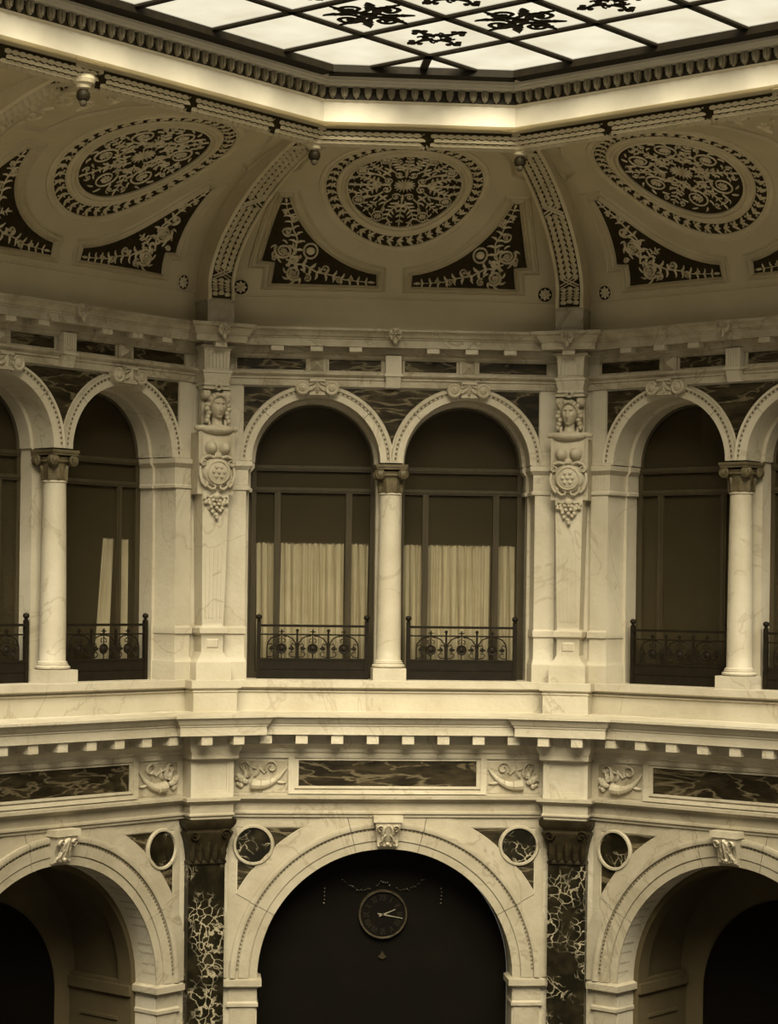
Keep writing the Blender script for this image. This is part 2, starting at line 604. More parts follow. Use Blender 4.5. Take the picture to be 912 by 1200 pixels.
def bead_ring(r, n, dz, w, p, a0=0.06, a1=PI - .06):
    m = MB()
    for i in range(n):
        a = a0 + (a1 - a0) * i / (n - 1)
        ca, sa = cos(a), sin(a)
        q = []
        for rr, pp in ((r - dz, p), (r + dz, p), (r + dz, p + .018), (r - dz, p + .018)):
            for t in (-w, w):
                q.append((rr * ca - t * sa, pp, rr * sa + t * ca))
        m.add(q, [(0, 1, 3, 2), (2, 3, 5, 4), (4, 5, 7, 6), (6, 7, 1, 0), (0, 2, 4, 6), (1, 7, 5, 3)])
    return m


def cornucopia():
    """horn with fruit and ribbons, tip towards +s; local extents about .42 x .25"""
    m = MB()
    pts, rr = [], []
    for i in range(12):
        t = i / 11
        pts.append((-.16 + .56 * t, .02, -.15 + .02 * sin(PI * t) - .05 * sin(PI * t) + .26 * t ** 2.6))
        rr.append(.085 * (1 - t) ** .75 + .010)
    m.tube(pts, rr, 10)
    for i in (3, 6, 8):
        x, p, z = pts[i]
        m.ball((x, p, z), (.02, rr[i] * 1.15, rr[i] * 1.15), 8, 6)
    rnd = random.Random(3)
    for i in range(16):
        m.ball((-.20 - .20 * rnd.random(), .03 + .03 * rnd.random(), -.17 + .17 * rnd.random()), .028 + .022 * rnd.random(), 7, 5)
    S = lambda u, v, h: (u, .01 + h, v)
    m.leaf(S, -.22, -.05, 2.2, .22, .05, .05, -.6)
    m.leaf(S, -.20, -.04, 1.2, .20, .045, .05, .8)
    m.leaf(S, -.12, -.03, .7, .2, .045, .04, 1.2)
    m.spiral(S, .16, .12, .115, -2.4, 1.3, .022, .04, -1, .3)
    m.spiral(S, -.28, .13, .085, 0, 1.2, .02, .04, 1, .3)
    m.ribbon(S, [(.05, .02), (-.03, .09), (-.12, .10), (-.20, .14)], [.02, .02, .018, .012], .035)
    m.leaf(S, .22, -.1, -.5, .18, .035, .03, .8)
    return m


def build_wall(fr, name):
    w = add(name, wall_core, 'marble', key='core')
    place(w, fr)
    tag(w, kind='structure')
    A = lambda nm, src, mt, key=None, par=w, **kw: add(nm, src, mt, par, key=key, **kw)
    # dim rooms behind the openings
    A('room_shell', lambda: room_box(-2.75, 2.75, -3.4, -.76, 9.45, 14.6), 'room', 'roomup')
    # ---- running mouldings
    corn = A('upper_cornice', along(UP_CORN, fr), 'marble_worn')
    for i in range(-4, 5):
        s = i * .622
        if abs(i) in (1, 2, 3):
            add('mutule', lambda: MB().box(-.10, .10, .10, .295, 14.895, 14.972), 'marble', corn, (s, 0, 0), key='mutule')
    add('rosette', rosette_boss, 'carved', corn, (0, .40, 15.17), key='rosette')
    A('frieze_moulding', along([(-.1, 14.36), (.05, 14.36), (.05, 14.455), (.07, 14.47), (.07, 14.50), (.10, 14.52), (.12, 14.545), (.12, 14.575), (.03, 14.59), (-.1, 14.59)], fr), 'marble_worn')
    bal = A('balcony_cornice', along(BAL_CORN, fr), 'marble')
    for i in range(-5, 6):
        s = (i + .5) * .565 if False else i * .565
        add('dentil', lambda: MB().box(-.095, .095, .13, .43, 8.655, 8.885), 'marble', bal, (s - .2825 + (.0 if i > -5 else 0), 0, 0), key='dentil') if i > -4 else None
    if fr == 'L':
        add('dentil', None, None, bal, (-2.5425, 0, 0), key='dentil')
    A('string_course', along(STRING, fr), 'marble_lower_dim')
    A('parapet', along(PARAPET, fr), 'marble')
    A('attic_band', along([(-.3, 15.25), (.0, 15.25), (.0, 15.775), (.018, 15.78), (.018, 15.80), (-.3, 15.80)], fr), 'plaster')
    # ---- upper frieze: dark panels, faceted blocks, bracket
    for sx in (-1, 1):
        for a, b in ((.19, 1.03), (1.40, 2.50)):
            s0, s1 = (a, b) if sx > 0 else (-b, -a)
            pn = A('frieze_panel', lambda: MB().box(s0, s1, -.02, .012, 14.615, 14.79), 'darkpanel', 'fp%.2f%d' % (a, sx))
            f = MB()
            g = .035
            f.box(s0 - g, s1 + g, 0, .035, 14.585, 14.615).box(s0 - g, s1 + g, 0, .035, 14.79, 14.825)
            f.box(s0 - g, s0, 0, .035, 14.615, 14.79).box(s1, s1 + g, 0, .035, 14.615, 14.79)
            add('panel_frame', f, 'marble_worn', pn)
        c = sx * 1.22
        blk = A('faceted_block', lambda: MB().box(-.145, .145, 0, .05, 14.58, 14.84).frustum(-.105, .105, 14.60, 14.81, .05, .13, .10), 'marble_worn', 'fblk')
        blk.location = (c, 0, 0)
        k = A('scroll_keystone', scroll_key, 'carved', 'skey')
        k.location = (c, 0, 14.32)
    br = MB().box(-.125, .125, 0, .16, 14.56, 14.86)
    for i in range(5):
        br.box(-.10 + i * .045, -.075 + i * .045, .16, .172, 14.60, 14.84)
    br.box(-.145, .145, 0, .19, 14.53, 14.57)
    br.add([(-.12, 0, 14.35), (.12, 0, 14.35), (.12, .1, 14.35), (-.12, .1, 14.35), (-.12, 0, 14.53), (.12, 0, 14.53), (.12, .17, 14.53), (-.12, .17, 14.53)],
           [(0, 1, 2, 3), (4, 7, 6, 5), (0, 4, 5, 1), (1, 5, 6, 2), (2, 6, 7, 3), (3, 7, 4, 0)])
    A('fluted_bracket', br, 'marble', 'fbr')
    # ---- gallery arches
    for sx in (-1, 1):
        c = sx * AC
        AVP = [(RI, -.30), (RI, .04), (RI + .105, .045), (RI + .115, .055), (RI + .145, .055), (RI + .15, .075), (RO, .085), (RO, -.02)]
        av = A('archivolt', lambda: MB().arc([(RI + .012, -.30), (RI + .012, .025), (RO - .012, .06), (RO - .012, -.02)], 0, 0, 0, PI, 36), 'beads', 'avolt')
        for d0, d1 in ((0, 43), (43, 80), (80, 100), (100, 137), (137, 180)):
            g0, g1 = math.radians(d0 + (.22 if d0 else 0)), math.radians(d1 - (.22 if d1 < 180 else 0))
            add('voussoir', lambda: MB().arc(AVP, 0, 0, g0, g1, max(4, (d1 - d0) // 5)), 'marble', av, key='vs%d' % d0)
        av.location = (c, 0, ZS)
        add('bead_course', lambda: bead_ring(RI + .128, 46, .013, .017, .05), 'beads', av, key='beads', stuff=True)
        # spandrels
        def sp_end():
            r = RO + .035
            a_top = math.asin((14.33 - ZS) / r)
            pts = [(-1.17, 14.33)] + [(r * cos(t), ZS + r * sin(t)) for t in [PI - a_top + (a_top - .30 - (PI / 2 - PI / 2)) * i / 12 for i in range(0)]]
            x = sqrt(max(0, r * r - (14.33 - ZS) ** 2))
            a1 = PI - math.atan2(14.33 - ZS, x)
            a2 = PI - math.acos(1.17 / r)
            po = [(-1.17, 14.33)] + arcpts(0, ZS, r, a2, a1, 10)
            return MB().prism([(q[0], q[1]) for q in po], -.02, .012)
        spn = A('spandrel_panel', sp_end, 'darkpanel', 'spend')
        spn.location = (c, 0, 0)
        if sx > 0:
            spn.scale = (-1, 1, 1)
        # impost and jamb pilaster
        def imp():
            m = MB()
            pr = [(0, 12.665), (.025, 12.675), (.025, 12.715), (0, 12.735), (0, 12.99), (.02, 13.01), (.05, 13.05), (.06, 13.06), (.06, 13.13), (.0, 13.15)]
            # from the pier end to the opening
            vs_ = []
            for d, z in pr:
                vs_ += [(-2.66 - d, -.76, z), (-2.66 - d, .05 + d, z), (-2.30 + d, .05 + d, z), (-2.30 + d, -.40, z), (-2.25 + d, -.40 - 0, z), (-2.25 + d, -.76, z)]
            n = 6
            fs = [tuple(range(5, -1, -1))]
            for i in range(len(pr) - 1):
                fs += [(i * n + j, i * n + (j + 1) % n, (i + 1) * n + (j + 1) % n, (i + 1) * n + j) for j in range(n)]
            fs.append(tuple((len(pr) - 1) * n + j for j in range(n)))
            m.add(vs_, fs)
            for i in range(6):
                m.box(-2.63 + i * .055, -2.605 + i * .055, .05, .058, 12.75, 12.98)
            return m

        def jamb():
            m = MB()
            pr = [(.05, ZF), (.05, 9.93), (.035, 9.95), (0.0, 10.02), (0, 10.36), (.03, 10.38), (.03, 10.47), (0, 10.50), (0, 12.67)]
            vs_ = []
            for d, z in pr:
                vs_ += [(-2.66 - d, -.5, z), (-2.66 - d, .05 + d, z), (-2.33 + d * .6, .05 + d, z), (-2.33 + d * .6, -.5, z)]
            fs = [(3, 2, 1, 0)]
            for i in range(len(pr) - 1):
                fs += [(i * 4 + j, i * 4 + (j + 1) % 4, i * 4 + 4 + (j + 1) % 4, i * 4 + 4 + j) for j in range(4)]
            fs.append(tuple((len(pr) - 1) * 4 + j for j in range(4)))
            return m.add(vs_, fs)
        for nm, fn in (('impost', imp), ('jamb_pilaster', jamb)):
            o = A(nm, fn, 'marble', nm)
            if sx > 0:
                o.scale = (-1, 1, 1)
        # frame strip beside the spandrel
        st = A('frame_strip', lambda: MB().box(-2.66, -2.40, -.02, .03, 13.13, 14.37), 'marble', 'fstrip')
        if sx > 0:
            st.scale = (-1, 1, 1)

    def sp_mid():
        r = RO + .035
        zt = 14.33
        a1 = math.acos(.0 / 1 + 0) if False else None
        x = sqrt(r * r - (zt - ZS) ** 2)
        th1 = math.atan2(zt - ZS, x)
        th0 = math.acos(AC / r)
        left = arcpts(-AC, ZS, r, th0, th1, 12)
        right = arcpts(AC, ZS, r, PI - th1, PI - th0, 12)
        return MB().prism(left + right[:-1], -.02, .012)
    A('spandrel_panel', sp_mid, 'darkpanel', 'spmid')
    # ---- balcony frieze
    pn = A('dark_panel', lambda: MB().box(-1.435, 1.435, -.03, .006, 7.95, 8.36), 'darkpanel', 'dpanel')
    f = MB()
    for (a, b, g, p) in ((1.435, 1.50, 0, .03), (1.50, 1.60, 0, .05)):
        zz0, zz1 = 7.95 - (a - 1.435), 8.36 + (a - 1.435)
        t = b - a
        f.box(-b, b, 0, p, zz0 - t * .6, zz0).box(-b, b, 0, p, zz1, zz1 + t * .4).box(-b, -a, 0, p, zz0, zz1).box(a, b, 0, p, zz0, zz1)
    add('panel_frame', f, 'marble', pn)
    for sx in (-1, 1):
        o = A('relief_tablet', lambda: MB().box(-.44, .44, -.02, .01, -.29, .22), 'marble_worn', 'rtab')
        o.location = (sx * 2.03, 0, 8.13)
        q = add('cornucopia', cornucopia, 'carved', o, (0, .01, 0), key='cornu', stuff=False)
        if sx > 0:
            q.scale = (-1, 1, 1)
    # ---- ground floor arch
    GVP = [(LR, -.30), (LR, .03), (LR + .12, .04), (LR + .125, .028), (LR + .137, .028), (LR + .142, .055), (LR + .30, .065), (LR + .305, .045), (LR + .345, .045), (LR + .35, .085), (LR + .40, .10), (LRO, .09), (LRO, .028), (2.76, .024), (2.76, -.02)]
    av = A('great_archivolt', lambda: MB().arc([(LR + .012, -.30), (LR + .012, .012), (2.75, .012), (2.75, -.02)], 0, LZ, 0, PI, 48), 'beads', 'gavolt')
    for d0, d1 in ((0, 29), (29, 76), (76, 104), (104, 151), (151, 180)):
        g0, g1 = math.radians(d0 + (.12 if d0 else 0)), math.radians(d1 - (.12 if d1 < 180 else 0))
        add('voussoir', lambda: MB().arc(GVP, 0, LZ, g0, g1, max(4, (d1 - d0) // 3)), 'marble_lower_dim', av, key='gv%d' % d0)
    add('bead_course', lambda: bead_ring(LR + .325, 110, .014, .013, .04), 'beads', av, (0, 0, LZ), key='gbeads', stuff=True)
    k = A('acanthus_keystone', console_key, 'carved', 'ckey')
    k.location = (0, 0, 6.97)
    for sx in (-1, 1):
        ro = A('roundel', lambda: MB().arc([(.275, -.02), (.275, .03), (.285, .05), (.315, .05), (.33, .03), (.33, -.02)], 0, 0, 0, 2 * PI, 32), 'marble_lower_dim', 'rndl')
        ro.location = (sx * 2.145, 0, 7.0)
        add('dark_disc', lambda: MB().arc([(.001, -.02), (.28, -.02), (.28, .012), (.001, .02)], 0, 0, 0, 2 * PI, 28), 'blackpilaster', ro, key='ddisc')

        def tri(which):
            r = 2.77
            x0, zt = 2.395, 7.275
            xt = sqrt(r * r - (zt - LZ) ** 2)
            zb = LZ + sqrt(r * r - x0 * x0)
            if which == 0:      # next to the top edge
                a0 = math.atan2(zt - LZ, xt)
                po = [(-xt, zt)] + [(-r * cos(a0 - i * .012), LZ + r * sin(a0 - i * .012)) for i in range(1, 15)]
                # back round the roundel rim
                a = [(-2.145 + .335 * cos(t), 7.0 + .335 * sin(t)) for t in [-.12 + i * .11 for i in range(11)]]
                po += a
                po = [q for q in po if q[1] <= zt + 1e-6] + [(-2.145 + sqrt(.335 ** 2 - .275 ** 2), zt)]
            else:
                a0 = math.atan2(zb - LZ, x0)
                po = [(-x0, zb)] + [(-r * cos(a0 + i * .012), LZ + r * sin(a0 + i * .012)) for i in range(1, 13)]
                a = [(-2.145 + .335 * cos(t), 7.0 + .335 * sin(t)) for t in [-1.30 - i * .11 for i in range(11)]]
                po += [q for q in a if q[0] >= -x0] + [(-x0, 7.0 - sqrt(.335 ** 2 - .25 ** 2))]
            return MB().prism(po, -.02, .005)
        for wch in (0, 1):
            o = A('corner_inlay', (lambda wch=wch: tri(wch)), 'darkpanel', 'tri%d' % wch)
            if sx > 0:
                o.scale = (-1, 1, 1)

        def limp():
            m = MB()
            pr = [(0, 4.40), (.03, 4.42), (.03, 4.47), (0, 4.50), (0, 4.70), (.02, 4.715), (.07, 4.745), (.08, 4.75), (.08, 4.845), (.0, 4.88)]
            n = 4
            vs_ = []
            for d, z in pr:
                vs_ += [(-2.52 - d, -.5, z), (-2.52 - d, .03 + d, z), (-2.07 + d, .03 + d, z), (-2.07 + d, -.5, z)]
            fs = [(3, 2, 1, 0)]
            for i in range(len(pr) - 1):
                fs += [(i * n + j, i * n + (j + 1) % n, (i + 1) * n + (j + 1) % n, (i + 1) * n + j) for j in range(n)]
            fs.append(tuple((len(pr) - 1) * n + j for j in range(n)))
            m.add(vs_, fs)
            m.box(-2.50, -2.08, -.45, .03, 0, 4.40)
            return m
        o = A('great_impost', limp, 'marble_lower_dim', 'gimp')
        if sx > 0:
            o.scale = (-1, 1, 1)
    A('top_strip', lambda: MB().box(-2.55, 2.55, -.02, .012, 7.29, 7.45).box(-2.55, -2.41, -.02, .012, 4.88, 7.29).box(2.41, 2.55, -.02, .012, 4.88, 7.29), 'marble_lower_dim', 'tstrip')
    # inside of the ground floor opening
    if fr == 'C':
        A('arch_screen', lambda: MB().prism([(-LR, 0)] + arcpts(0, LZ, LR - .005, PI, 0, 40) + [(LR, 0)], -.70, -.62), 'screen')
        A('reveal', lambda: MB().arc([(LR, -.62), (LR, -.30), (LR + .1, -.30), (LR + .1, -.62)], 0, LZ, 0, PI, 40).box(-LR - .1, -LR, -.62, -.4, 0, LZ).box(LR, LR + .1, -.62, -.4, 0, LZ), 'marble_worn')
    else:
        def vest():
            m = MB()
            m.arc([(LR - .09, -.75), (LR - .09, -.45), (LR + .25, -.45), (LR + .25, -.75)], 0, LZ, 0, PI, 40)
            m.box(-LR - .2, -LR + .09, -1.9, -.45, 0, LZ).box(LR - .09, LR + .2, -1.9, -.45, 0, LZ)
            m.arc([(LR + .02, -1.9), (LR + .02, -.75), (LR + .12, -.75), (LR + .12, -1.9)], 0, LZ, 0, PI, 40)
            for sx in (-1, 1):
                a, b = sorted((sx * (LR - .09), sx * (LR - .14)))
                m.box(a, b, -1.9, -.45, 4.66, 4.82)
                for z0, z1 in ((3.0, 3.05), (4.25, 4.30)):
                    m.box(a + .025 * (sx > 0), b - .025 * (sx < 0), -1.6, -.75, z0, z1)
            return m
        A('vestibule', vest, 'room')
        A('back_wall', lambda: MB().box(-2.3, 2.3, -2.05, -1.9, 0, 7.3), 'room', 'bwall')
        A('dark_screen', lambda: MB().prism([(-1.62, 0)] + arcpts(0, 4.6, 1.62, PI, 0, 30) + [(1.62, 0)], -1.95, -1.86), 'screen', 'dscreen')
    return w


wall_c = build_wall('C', 'wall_back')
wall_l = build_wall('L', 'wall_left')
wall_r = build_wall('R', 'wall_right')


# ------------------------------------------------------------------ corner piers (the blocks that break forward at each corner)
def pier(fr, name):
    m = MB().box(-.55, .55, -.6, .10, 0, 15.25)
    w = add(name, lambda: m, 'marble', key='pierc')
    place(w, fr)
    tag(w, kind='structure')
    add('cornice_block', lambda: MB().boxprof(.235, .47, [(-.02, 14.88), (.05, 14.90), (.05, 14.93), (.0, 14.95), (.0, 14.972), (.20, 14.975), (.20, 15.075), (.22, 15.09), (.24, 15.13), (.27, 15.19), (.31, 15.21), (.31, 15.26), (0, 15.28)]), 'marble_worn', w, key='cblk')
    add('mutule', lambda: MB().box(-.10, .10, .4, .63, 14.895, 14.975), 'marble', w, key='pmut')
    add('rosette', None, None, w, (0, .72, 15.16), key='rosette')
    add('rib_pedestal', lambda: MB().boxprof(.225, .60, [(0, 15.27), (0, 15.60), (.015, 15.61), (.015, 15.64), (0, 15.65)]), 'marble_worn', w, key='ribped')
    # gallery pedestal
    add('pedestal', lambda: MB().boxprof(.37, .56, [(.02, 9.12), (.02, 9.14), (0, 9.16), (0, 9.45), (.02, 9.47), (.0, 9.49), (.0, 9.505), (.05, 9.53), (.05, 9.645), (.045, 9.65)]), 'marble', w, key='pped')
    # balcony cornice block with its own dentils
    blk = add('balcony_block', lambda: MB().boxprof(.37, .57, [(0, 8.40), (.03, 8.42), (.03, 8.5), (.06, 8.56), (.07, 8.60), (.07, 8.88), (.31, 8.88), (.34, 8.80), (.36, 8.80), (.36, 8.935), (.375, 8.945), (.375, 8.965), (.40, 8.985), (.415, 9.03), (.445, 9.075), (.47, 9.08), (.47, 9.115), (.1, 9.155)]), 'marble', w, key='bblk')
    for s in (-.27, .27):
        add('dentil', lambda: MB().box(-.09, .09, .6, .90, 8.655, 8.885), 'marble', blk, (s, 0, 0), key='pdent')
    # panelled block under it
    def pb():
        q = MB().box(-.364, .364, 0, .46, 7.79, 8.50)
        for a, b, p in ((.29, .364, .485), (.25, .29, .472)):
            z0, z1 = 8.145 - .355 + (.364 - b), 8.145 + .355 - (.364 - b)
            t = b - a
            q.box(-b, b, .45, p, z0, z0 + t).box(-b, b, .45, p, z1 - t, z1).box(-b, -a, .45, p, z0 + t, z1 - t).box(a, b, .45, p, z0 + t, z1 - t)
        return q
    add('panelled_block', pb, 'marble', w, key='panblk')
    add('string_block', lambda: MB().boxprof(.355, .46, [(-.03, 7.43), (.0, 7.455), (0, 7.49), (.03, 7.51), (.03, 7.535), (.015, 7.55), (.015, 7.68), (.045, 7.70), (.09, 7.74), (.10, 7.745), (.10, 7.79), (0, 7.80)]), 'marble_lower_dim', w, key='strblk')
    return w


pier('PL', 'wall_corner')
pier('PR', 'wall_corner')


# ------------------------------------------------------------------ vault
CA, CB, CZ0 = 4.0, 1.87, 15.79
ARC = [(0.0, 0.0)]
_N = 600
for _i in range(1, _N + 1):
    _a, _b = PI / 2 * (_i - 1) / _N, PI / 2 * _i / _N
    ARC.append((ARC[-1][0] + math.hypot(CA * (cos(_a) - cos(_b)), CB * (sin(_b) - sin(_a))), _b))
ATOT = ARC[-1][0]


def phi_of(a):
    if a <= 0:
        return 0.0
    lo, hi = 0, _N
    while hi - lo > 1:
        mid = (lo + hi) // 2
        if ARC[mid][0] < a:
            lo = mid
        else:
            hi = mid
    t = (a - ARC[lo][0]) / (ARC[hi][0] - ARC[lo][0])
    return min(ARC[lo][1] + t * (ARC[hi][1] - ARC[lo][1]), PI / 2)


def cove(s, a, h=0.0, sc=1.0):
    ph = phi_of(a)
    e, z = CA * (1 - cos(ph)), CZ0 + CB * sin(ph)
    # normal into the room: (dz, -de)
    de, dz = CA * sin(ph), CB * cos(ph)
    l = math.hypot(de * sc, dz)
    return (s, e * sc + h * dz / l, z - h * de * sc / l)


MC, MA, MBX = 2.40, 1.24, 1.55      # medallion centre (arc), half width, half height


def smed(x, y, h):
    return cove(x * MA, MC + y * MBX, h)


ceil = empty('ceiling')
tag(ceil, kind='structure')


def cove_mesh(fr):
    s0, s1 = limits(fr)
    m = MB()

    def g(u, v):
        a = v * ATOT
        ph = phi_of(a)
        e = CA * (1 - cos(ph))
        s = s0(e) + (s1(e) - s0(e)) * u
        return cove(s, a)
    return m.grid(g, 12 if fr == 'C' else 30, 48)


def disc(S, r0, r1, h0, h1, n=64):
    m = MB()
    return m


def ring_relief(m, prof, n=72):
    """prof list of (r,h) in medallion units"""
    k = len(prof)
    vs_ = []
    for i in range(n):
        a = 2 * PI * i / n
        vs_ += [smed(r * cos(a), r * sin(a), h) for r, h in prof]
    fs = [(i * k + j, i * k + j + 1, ((i + 1) % n) * k + j + 1, ((i + 1) % n) * k + j) for i in range(n) for j in range(k - 1)]
    m.add(vs_, fs)
    return m


def sprig(m, S, pts, w, ln, n, h, lw=.46, spread=.75, bend=.7):
    """stem with paired acanthus leaflets"""
    m.ribbon(S, pts, [w * (1 - .6 * i / (len(pts) - 1)) for i in range(len(pts))], h)
    d = [0]
    for i in range(1, len(pts)):
        d.append(d[-1] + math.hypot(pts[i][0] - pts[i - 1][0], pts[i][1] - pts[i - 1][1]))
    for k in range(n):
        t = (k + .6) / n * d[-1]
        i = max(j for j in range(len(pts) - 1) if d[j] <= t + 1e-9)
        q = (t - d[i]) / (d[i + 1] - d[i])
        (x0, y0), (x1, y1) = pts[i], pts[i + 1]
        an = math.atan2(y1 - y0, x1 - x0)
        l = ln * (1 - .5 * k / n)
        for sg in (-1, 1):
            m.leaf(S, x0 + (x1 - x0) * q, y0 + (y1 - y0) * q, an + sg * spread, l, l * lw * .5, h, sg * bend, 3)
    (x0, y0), (x1, y1) = pts[-2], pts[-1]
    m.leaf(S, x1, y1, math.atan2(y1 - y0, x1 - x0), ln * .7, ln * lw * .4, h, 0, 3)


def med_scroll(var):
    m = MB()
    S = smed

    def rot(x, y, a):
        return x * cos(a) - y * sin(a), x * sin(a) + y * cos(a)
    h = .03
    m.flower(S, 0, 0, .13, 16, h)
    m.flower(S, 0, 0, .06, 8, h * 1.7)
    if var == 0:
        for k in range(4):
            a = k * PI / 2
            R = lambda x, y: rot(x, y, a)
            m.leaf(S, *R(.17, 0), a, .16, .03, h, 0, 3)
            sprig(m, S, [R(.30, 0), R(.42, 0), R(.54, 0), R(.63, 0)], .014, .085, 4, h * 1.2)
            for sx in (-1, 1):
                x, y = R(.215, sx * .085)
                m.spiral(S, x, y, .062, a + PI + sx * 1.2, 1.6, .012, h, -sx)
                sprig(m, S, [R(.29, sx * .03), R(.38, sx * .075), R(.47, sx * .135), R(.58, sx * .17), R(.655, sx * .13)], .014, .10, 6, h)
                m.ribbon(S, [R(.25, sx * .13), R(.32, sx * .20), R(.41, sx * .23), R(.49, sx * .26)], [.012, .012, .010, .008], h)
                m.leaf(S, *R(.32, sx * .20), a + sx * 1.5, .10, .02, h, -sx * .9, 3)
                m.leaf(S, *R(.40, sx * .22), a - sx * .2, .10, .02, h, sx * .9, 3)
                x, y = R(.545, sx * .285)
                m.flower(S, x, y, .052, 8, h)
                m.ribbon(S, [(x + .072 * cos(t), y + .072 * sin(t)) for t in [i * PI / 8 for i in range(17)]], .009, h)
                for q in range(4):
                    t = a + sx * (.2 + q * .75)
                    m.leaf(S, x + .082 * cos(t), y + .082 * sin(t), t + sx * .6, .06, .014, h, sx * .7, 2)
            R4 = lambda x, y: rot(x, y, a + PI / 4)
            x, y = R4(.345, 0)
            for q in range(4):
                m.leaf(S, x, y, a + PI / 4 + q * PI / 2, .075, .020, h, 0, 0)
            sprig(m, S, [R4(.43, 0), R4(.52, 0), R4(.62, 0)], .010, .075, 3, h)
    else:
        nn = 6
        for k in range(nn):
            a = 2 * PI * k / nn + .3
            sg = 1 if k % 2 else -1
            R = lambda x, y: rot(x, y, a)
            x, y = R(.47, 0)
            m.spiral(S, x, y, .15, a + PI, 1.5, .016, h, sg, .35)
            m.flower(S, x, y, .055, 8, h)
            for q in range(7):
                t = a + PI + sg * q * .85
                m.leaf(S, x + .15 * cos(t), y + .15 * sin(t), t + sg * .7, .085, .018, h, sg * .9, 3)
            sprig(m, S, [R(.15, 0), R(.22, sg * .05), R(.29, sg * .05), R(.33, 0)], .013, .075, 3, h)
            A2 = a + PI / nn
            R2 = lambda x, y: rot(x, y, A2)
            sprig(m, S, [R2(.17, 0), R2(.27, .02), R2(.37, -.01), R2(.48, .01), R2(.62, 0)], .013, .10, 6, h)
            for q in (-1, 1):
                m.spiral(S, *R2(.60, q * .085), .045, A2, 1.3, .010, h, q)
                m.spiral(S, *R2(.27, q * .075), .035, A2, 1.2, .009, h, -q)
    return m


def med_wreath():
    m = MB()
    n = 44
    for i in range(n):
        a = 2 * PI * i / n
        r = .905
        x, y = r * cos(a), r * sin(a)
        t = a + PI / 2
        m.leaf(smed, x, y, t + .5, .10, .032, .022, .5, 3)
        m.leaf(smed, x, y, t - .5, .10, .032, .022, -.5, 3)
        m.leaf(smed, x * .99, y * .99, t, .085, .022, .028, 0, 0)
        m.boss(smed, x * (1 + .045 * (1 if i % 2 else -1)), y * (1 + .045 * (1 if i % 2 else -1)), .016, .02, 6)
    return m


# spandrel panel outlines in (s, arc)
def panel_curve(ins):
    """outline of a lower corner panel; ins 0 = outer moulding, 1 = edge of the carved ground"""
    def mix(p, q):
        return (p[0] + (q[0] - p[0]) * ins, p[1] + (q[1] - p[1]) * ins)
    P0 = mix((-1.60, 2.16), (-1.755, 1.97))
    P1 = mix((-1.40, 1.05), (-1.57, 1.03))
    P2 = mix((-.95, .62), (-1.02, .50))
    P3 = mix((-.15, .50), (-.29, .385))
    out = []
    for i in range(15):
        t = i / 14
        b0, b1, b2, b3 = (1 - t) ** 3, 3 * t * (1 - t) ** 2, 3 * t * t * (1 - t), t ** 3
        out.append((b0 * P0[0] + b1 * P1[0] + b2 * P2[0] + b3 * P3[0], b0 * P0[1] + b1 * P1[1] + b2 * P2[1] + b3 * P3[1]))
    out += [mix(*q) for q in (((-.15, .11), (-.28, .20)), ((-2.12, .11), (-1.97, .20)), ((-2.09, .45), (-1.92, .55)), ((-2.34, .46), (-2.13, .57)), ((-1.97, 2.16), (-1.83, 1.97)))]
    return out


def panel_bg(sx, ins, h):
    po = panel_curve(ins)
    m = MB()
    n = len(po)
    c = (-1.55, .75)
    # fill as a grid fan between curve and corner polyline: subdivide triangles so the sheet follows the vault
    vs_ = []
    rings = 7
    low = po[14:]
    # resample the lower chain to 15 points matching the curve (from curve end back to curve start)
    chain = [po[14]] + po[15:] + [po[0]]
    d = [0]
    for i in range(1, len(chain)):
        d.append(d[-1] + math.hypot(chain[i][0] - chain[i - 1][0], chain[i][1] - chain[i - 1][1]))
    N = 60

    def samp(ch, dd, t):
        x = t * dd[-1]
        for i in range(1, len(ch)):
            if x <= dd[i] + 1e-9:
                q = (x - dd[i - 1]) / max(1e-9, dd[i] - dd[i - 1])
                return (ch[i - 1][0] + q * (ch[i][0] - ch[i - 1][0]), ch[i - 1][1] + q * (ch[i][1] - ch[i - 1][1]))
        return ch[-1]
    ts = sorted(set([i / N for i in range(N + 1)] + [x / d[-1] for x in d]))
    lowp = [samp(chain, d, t) for t in ts]
    cur = po[:15][::-1]
    dc = [0]
    for i in range(1, 15):
        dc.append(dc[-1] + math.hypot(cur[i][0] - cur[i - 1][0], cur[i][1] - cur[i - 1][1]))
    up = [samp(cur, dc, t) for t in ts]
    for j in range(rings + 1):
        q = j / rings
        vs_ += [cove(sx * (a[0] + q * (b[0] - a[0])), a[1] + q * (b[1] - a[1]), h) for a, b in zip(lowp, up)]
    w = len(ts)
    fs = [(j * w + i, j * w + i + 1, (j + 1) * w + i + 1, (j + 1) * w + i) for j in range(rings) for i in range(w - 1)]
    return m.add(vs_, fs)


def panel_frame(sx):
    m = MB()
    S = lambda u, v, h: cove(sx * u, v, h)
    for ins, w, h in ((0.0, .016, .03), (.22, .012, .016), (.62, .026, .045), (.80, .012, .02), (.95, .012, .03)):
        po = panel_curve(ins)
        pts = []
        for i in range(len(po)):
            a, b = po[i], po[(i + 1) % len(po)]
            k = max(1, int(math.hypot(b[0] - a[0], b[1] - a[1]) / .15))
            for j in range(k):
                pts.append((a[0] + (b[0] - a[0]) * j / k, a[1] + (b[1] - a[1]) * j / k))
        pts.append(pts[0])
        m.ribbon(S, pts, w, h)
    return m


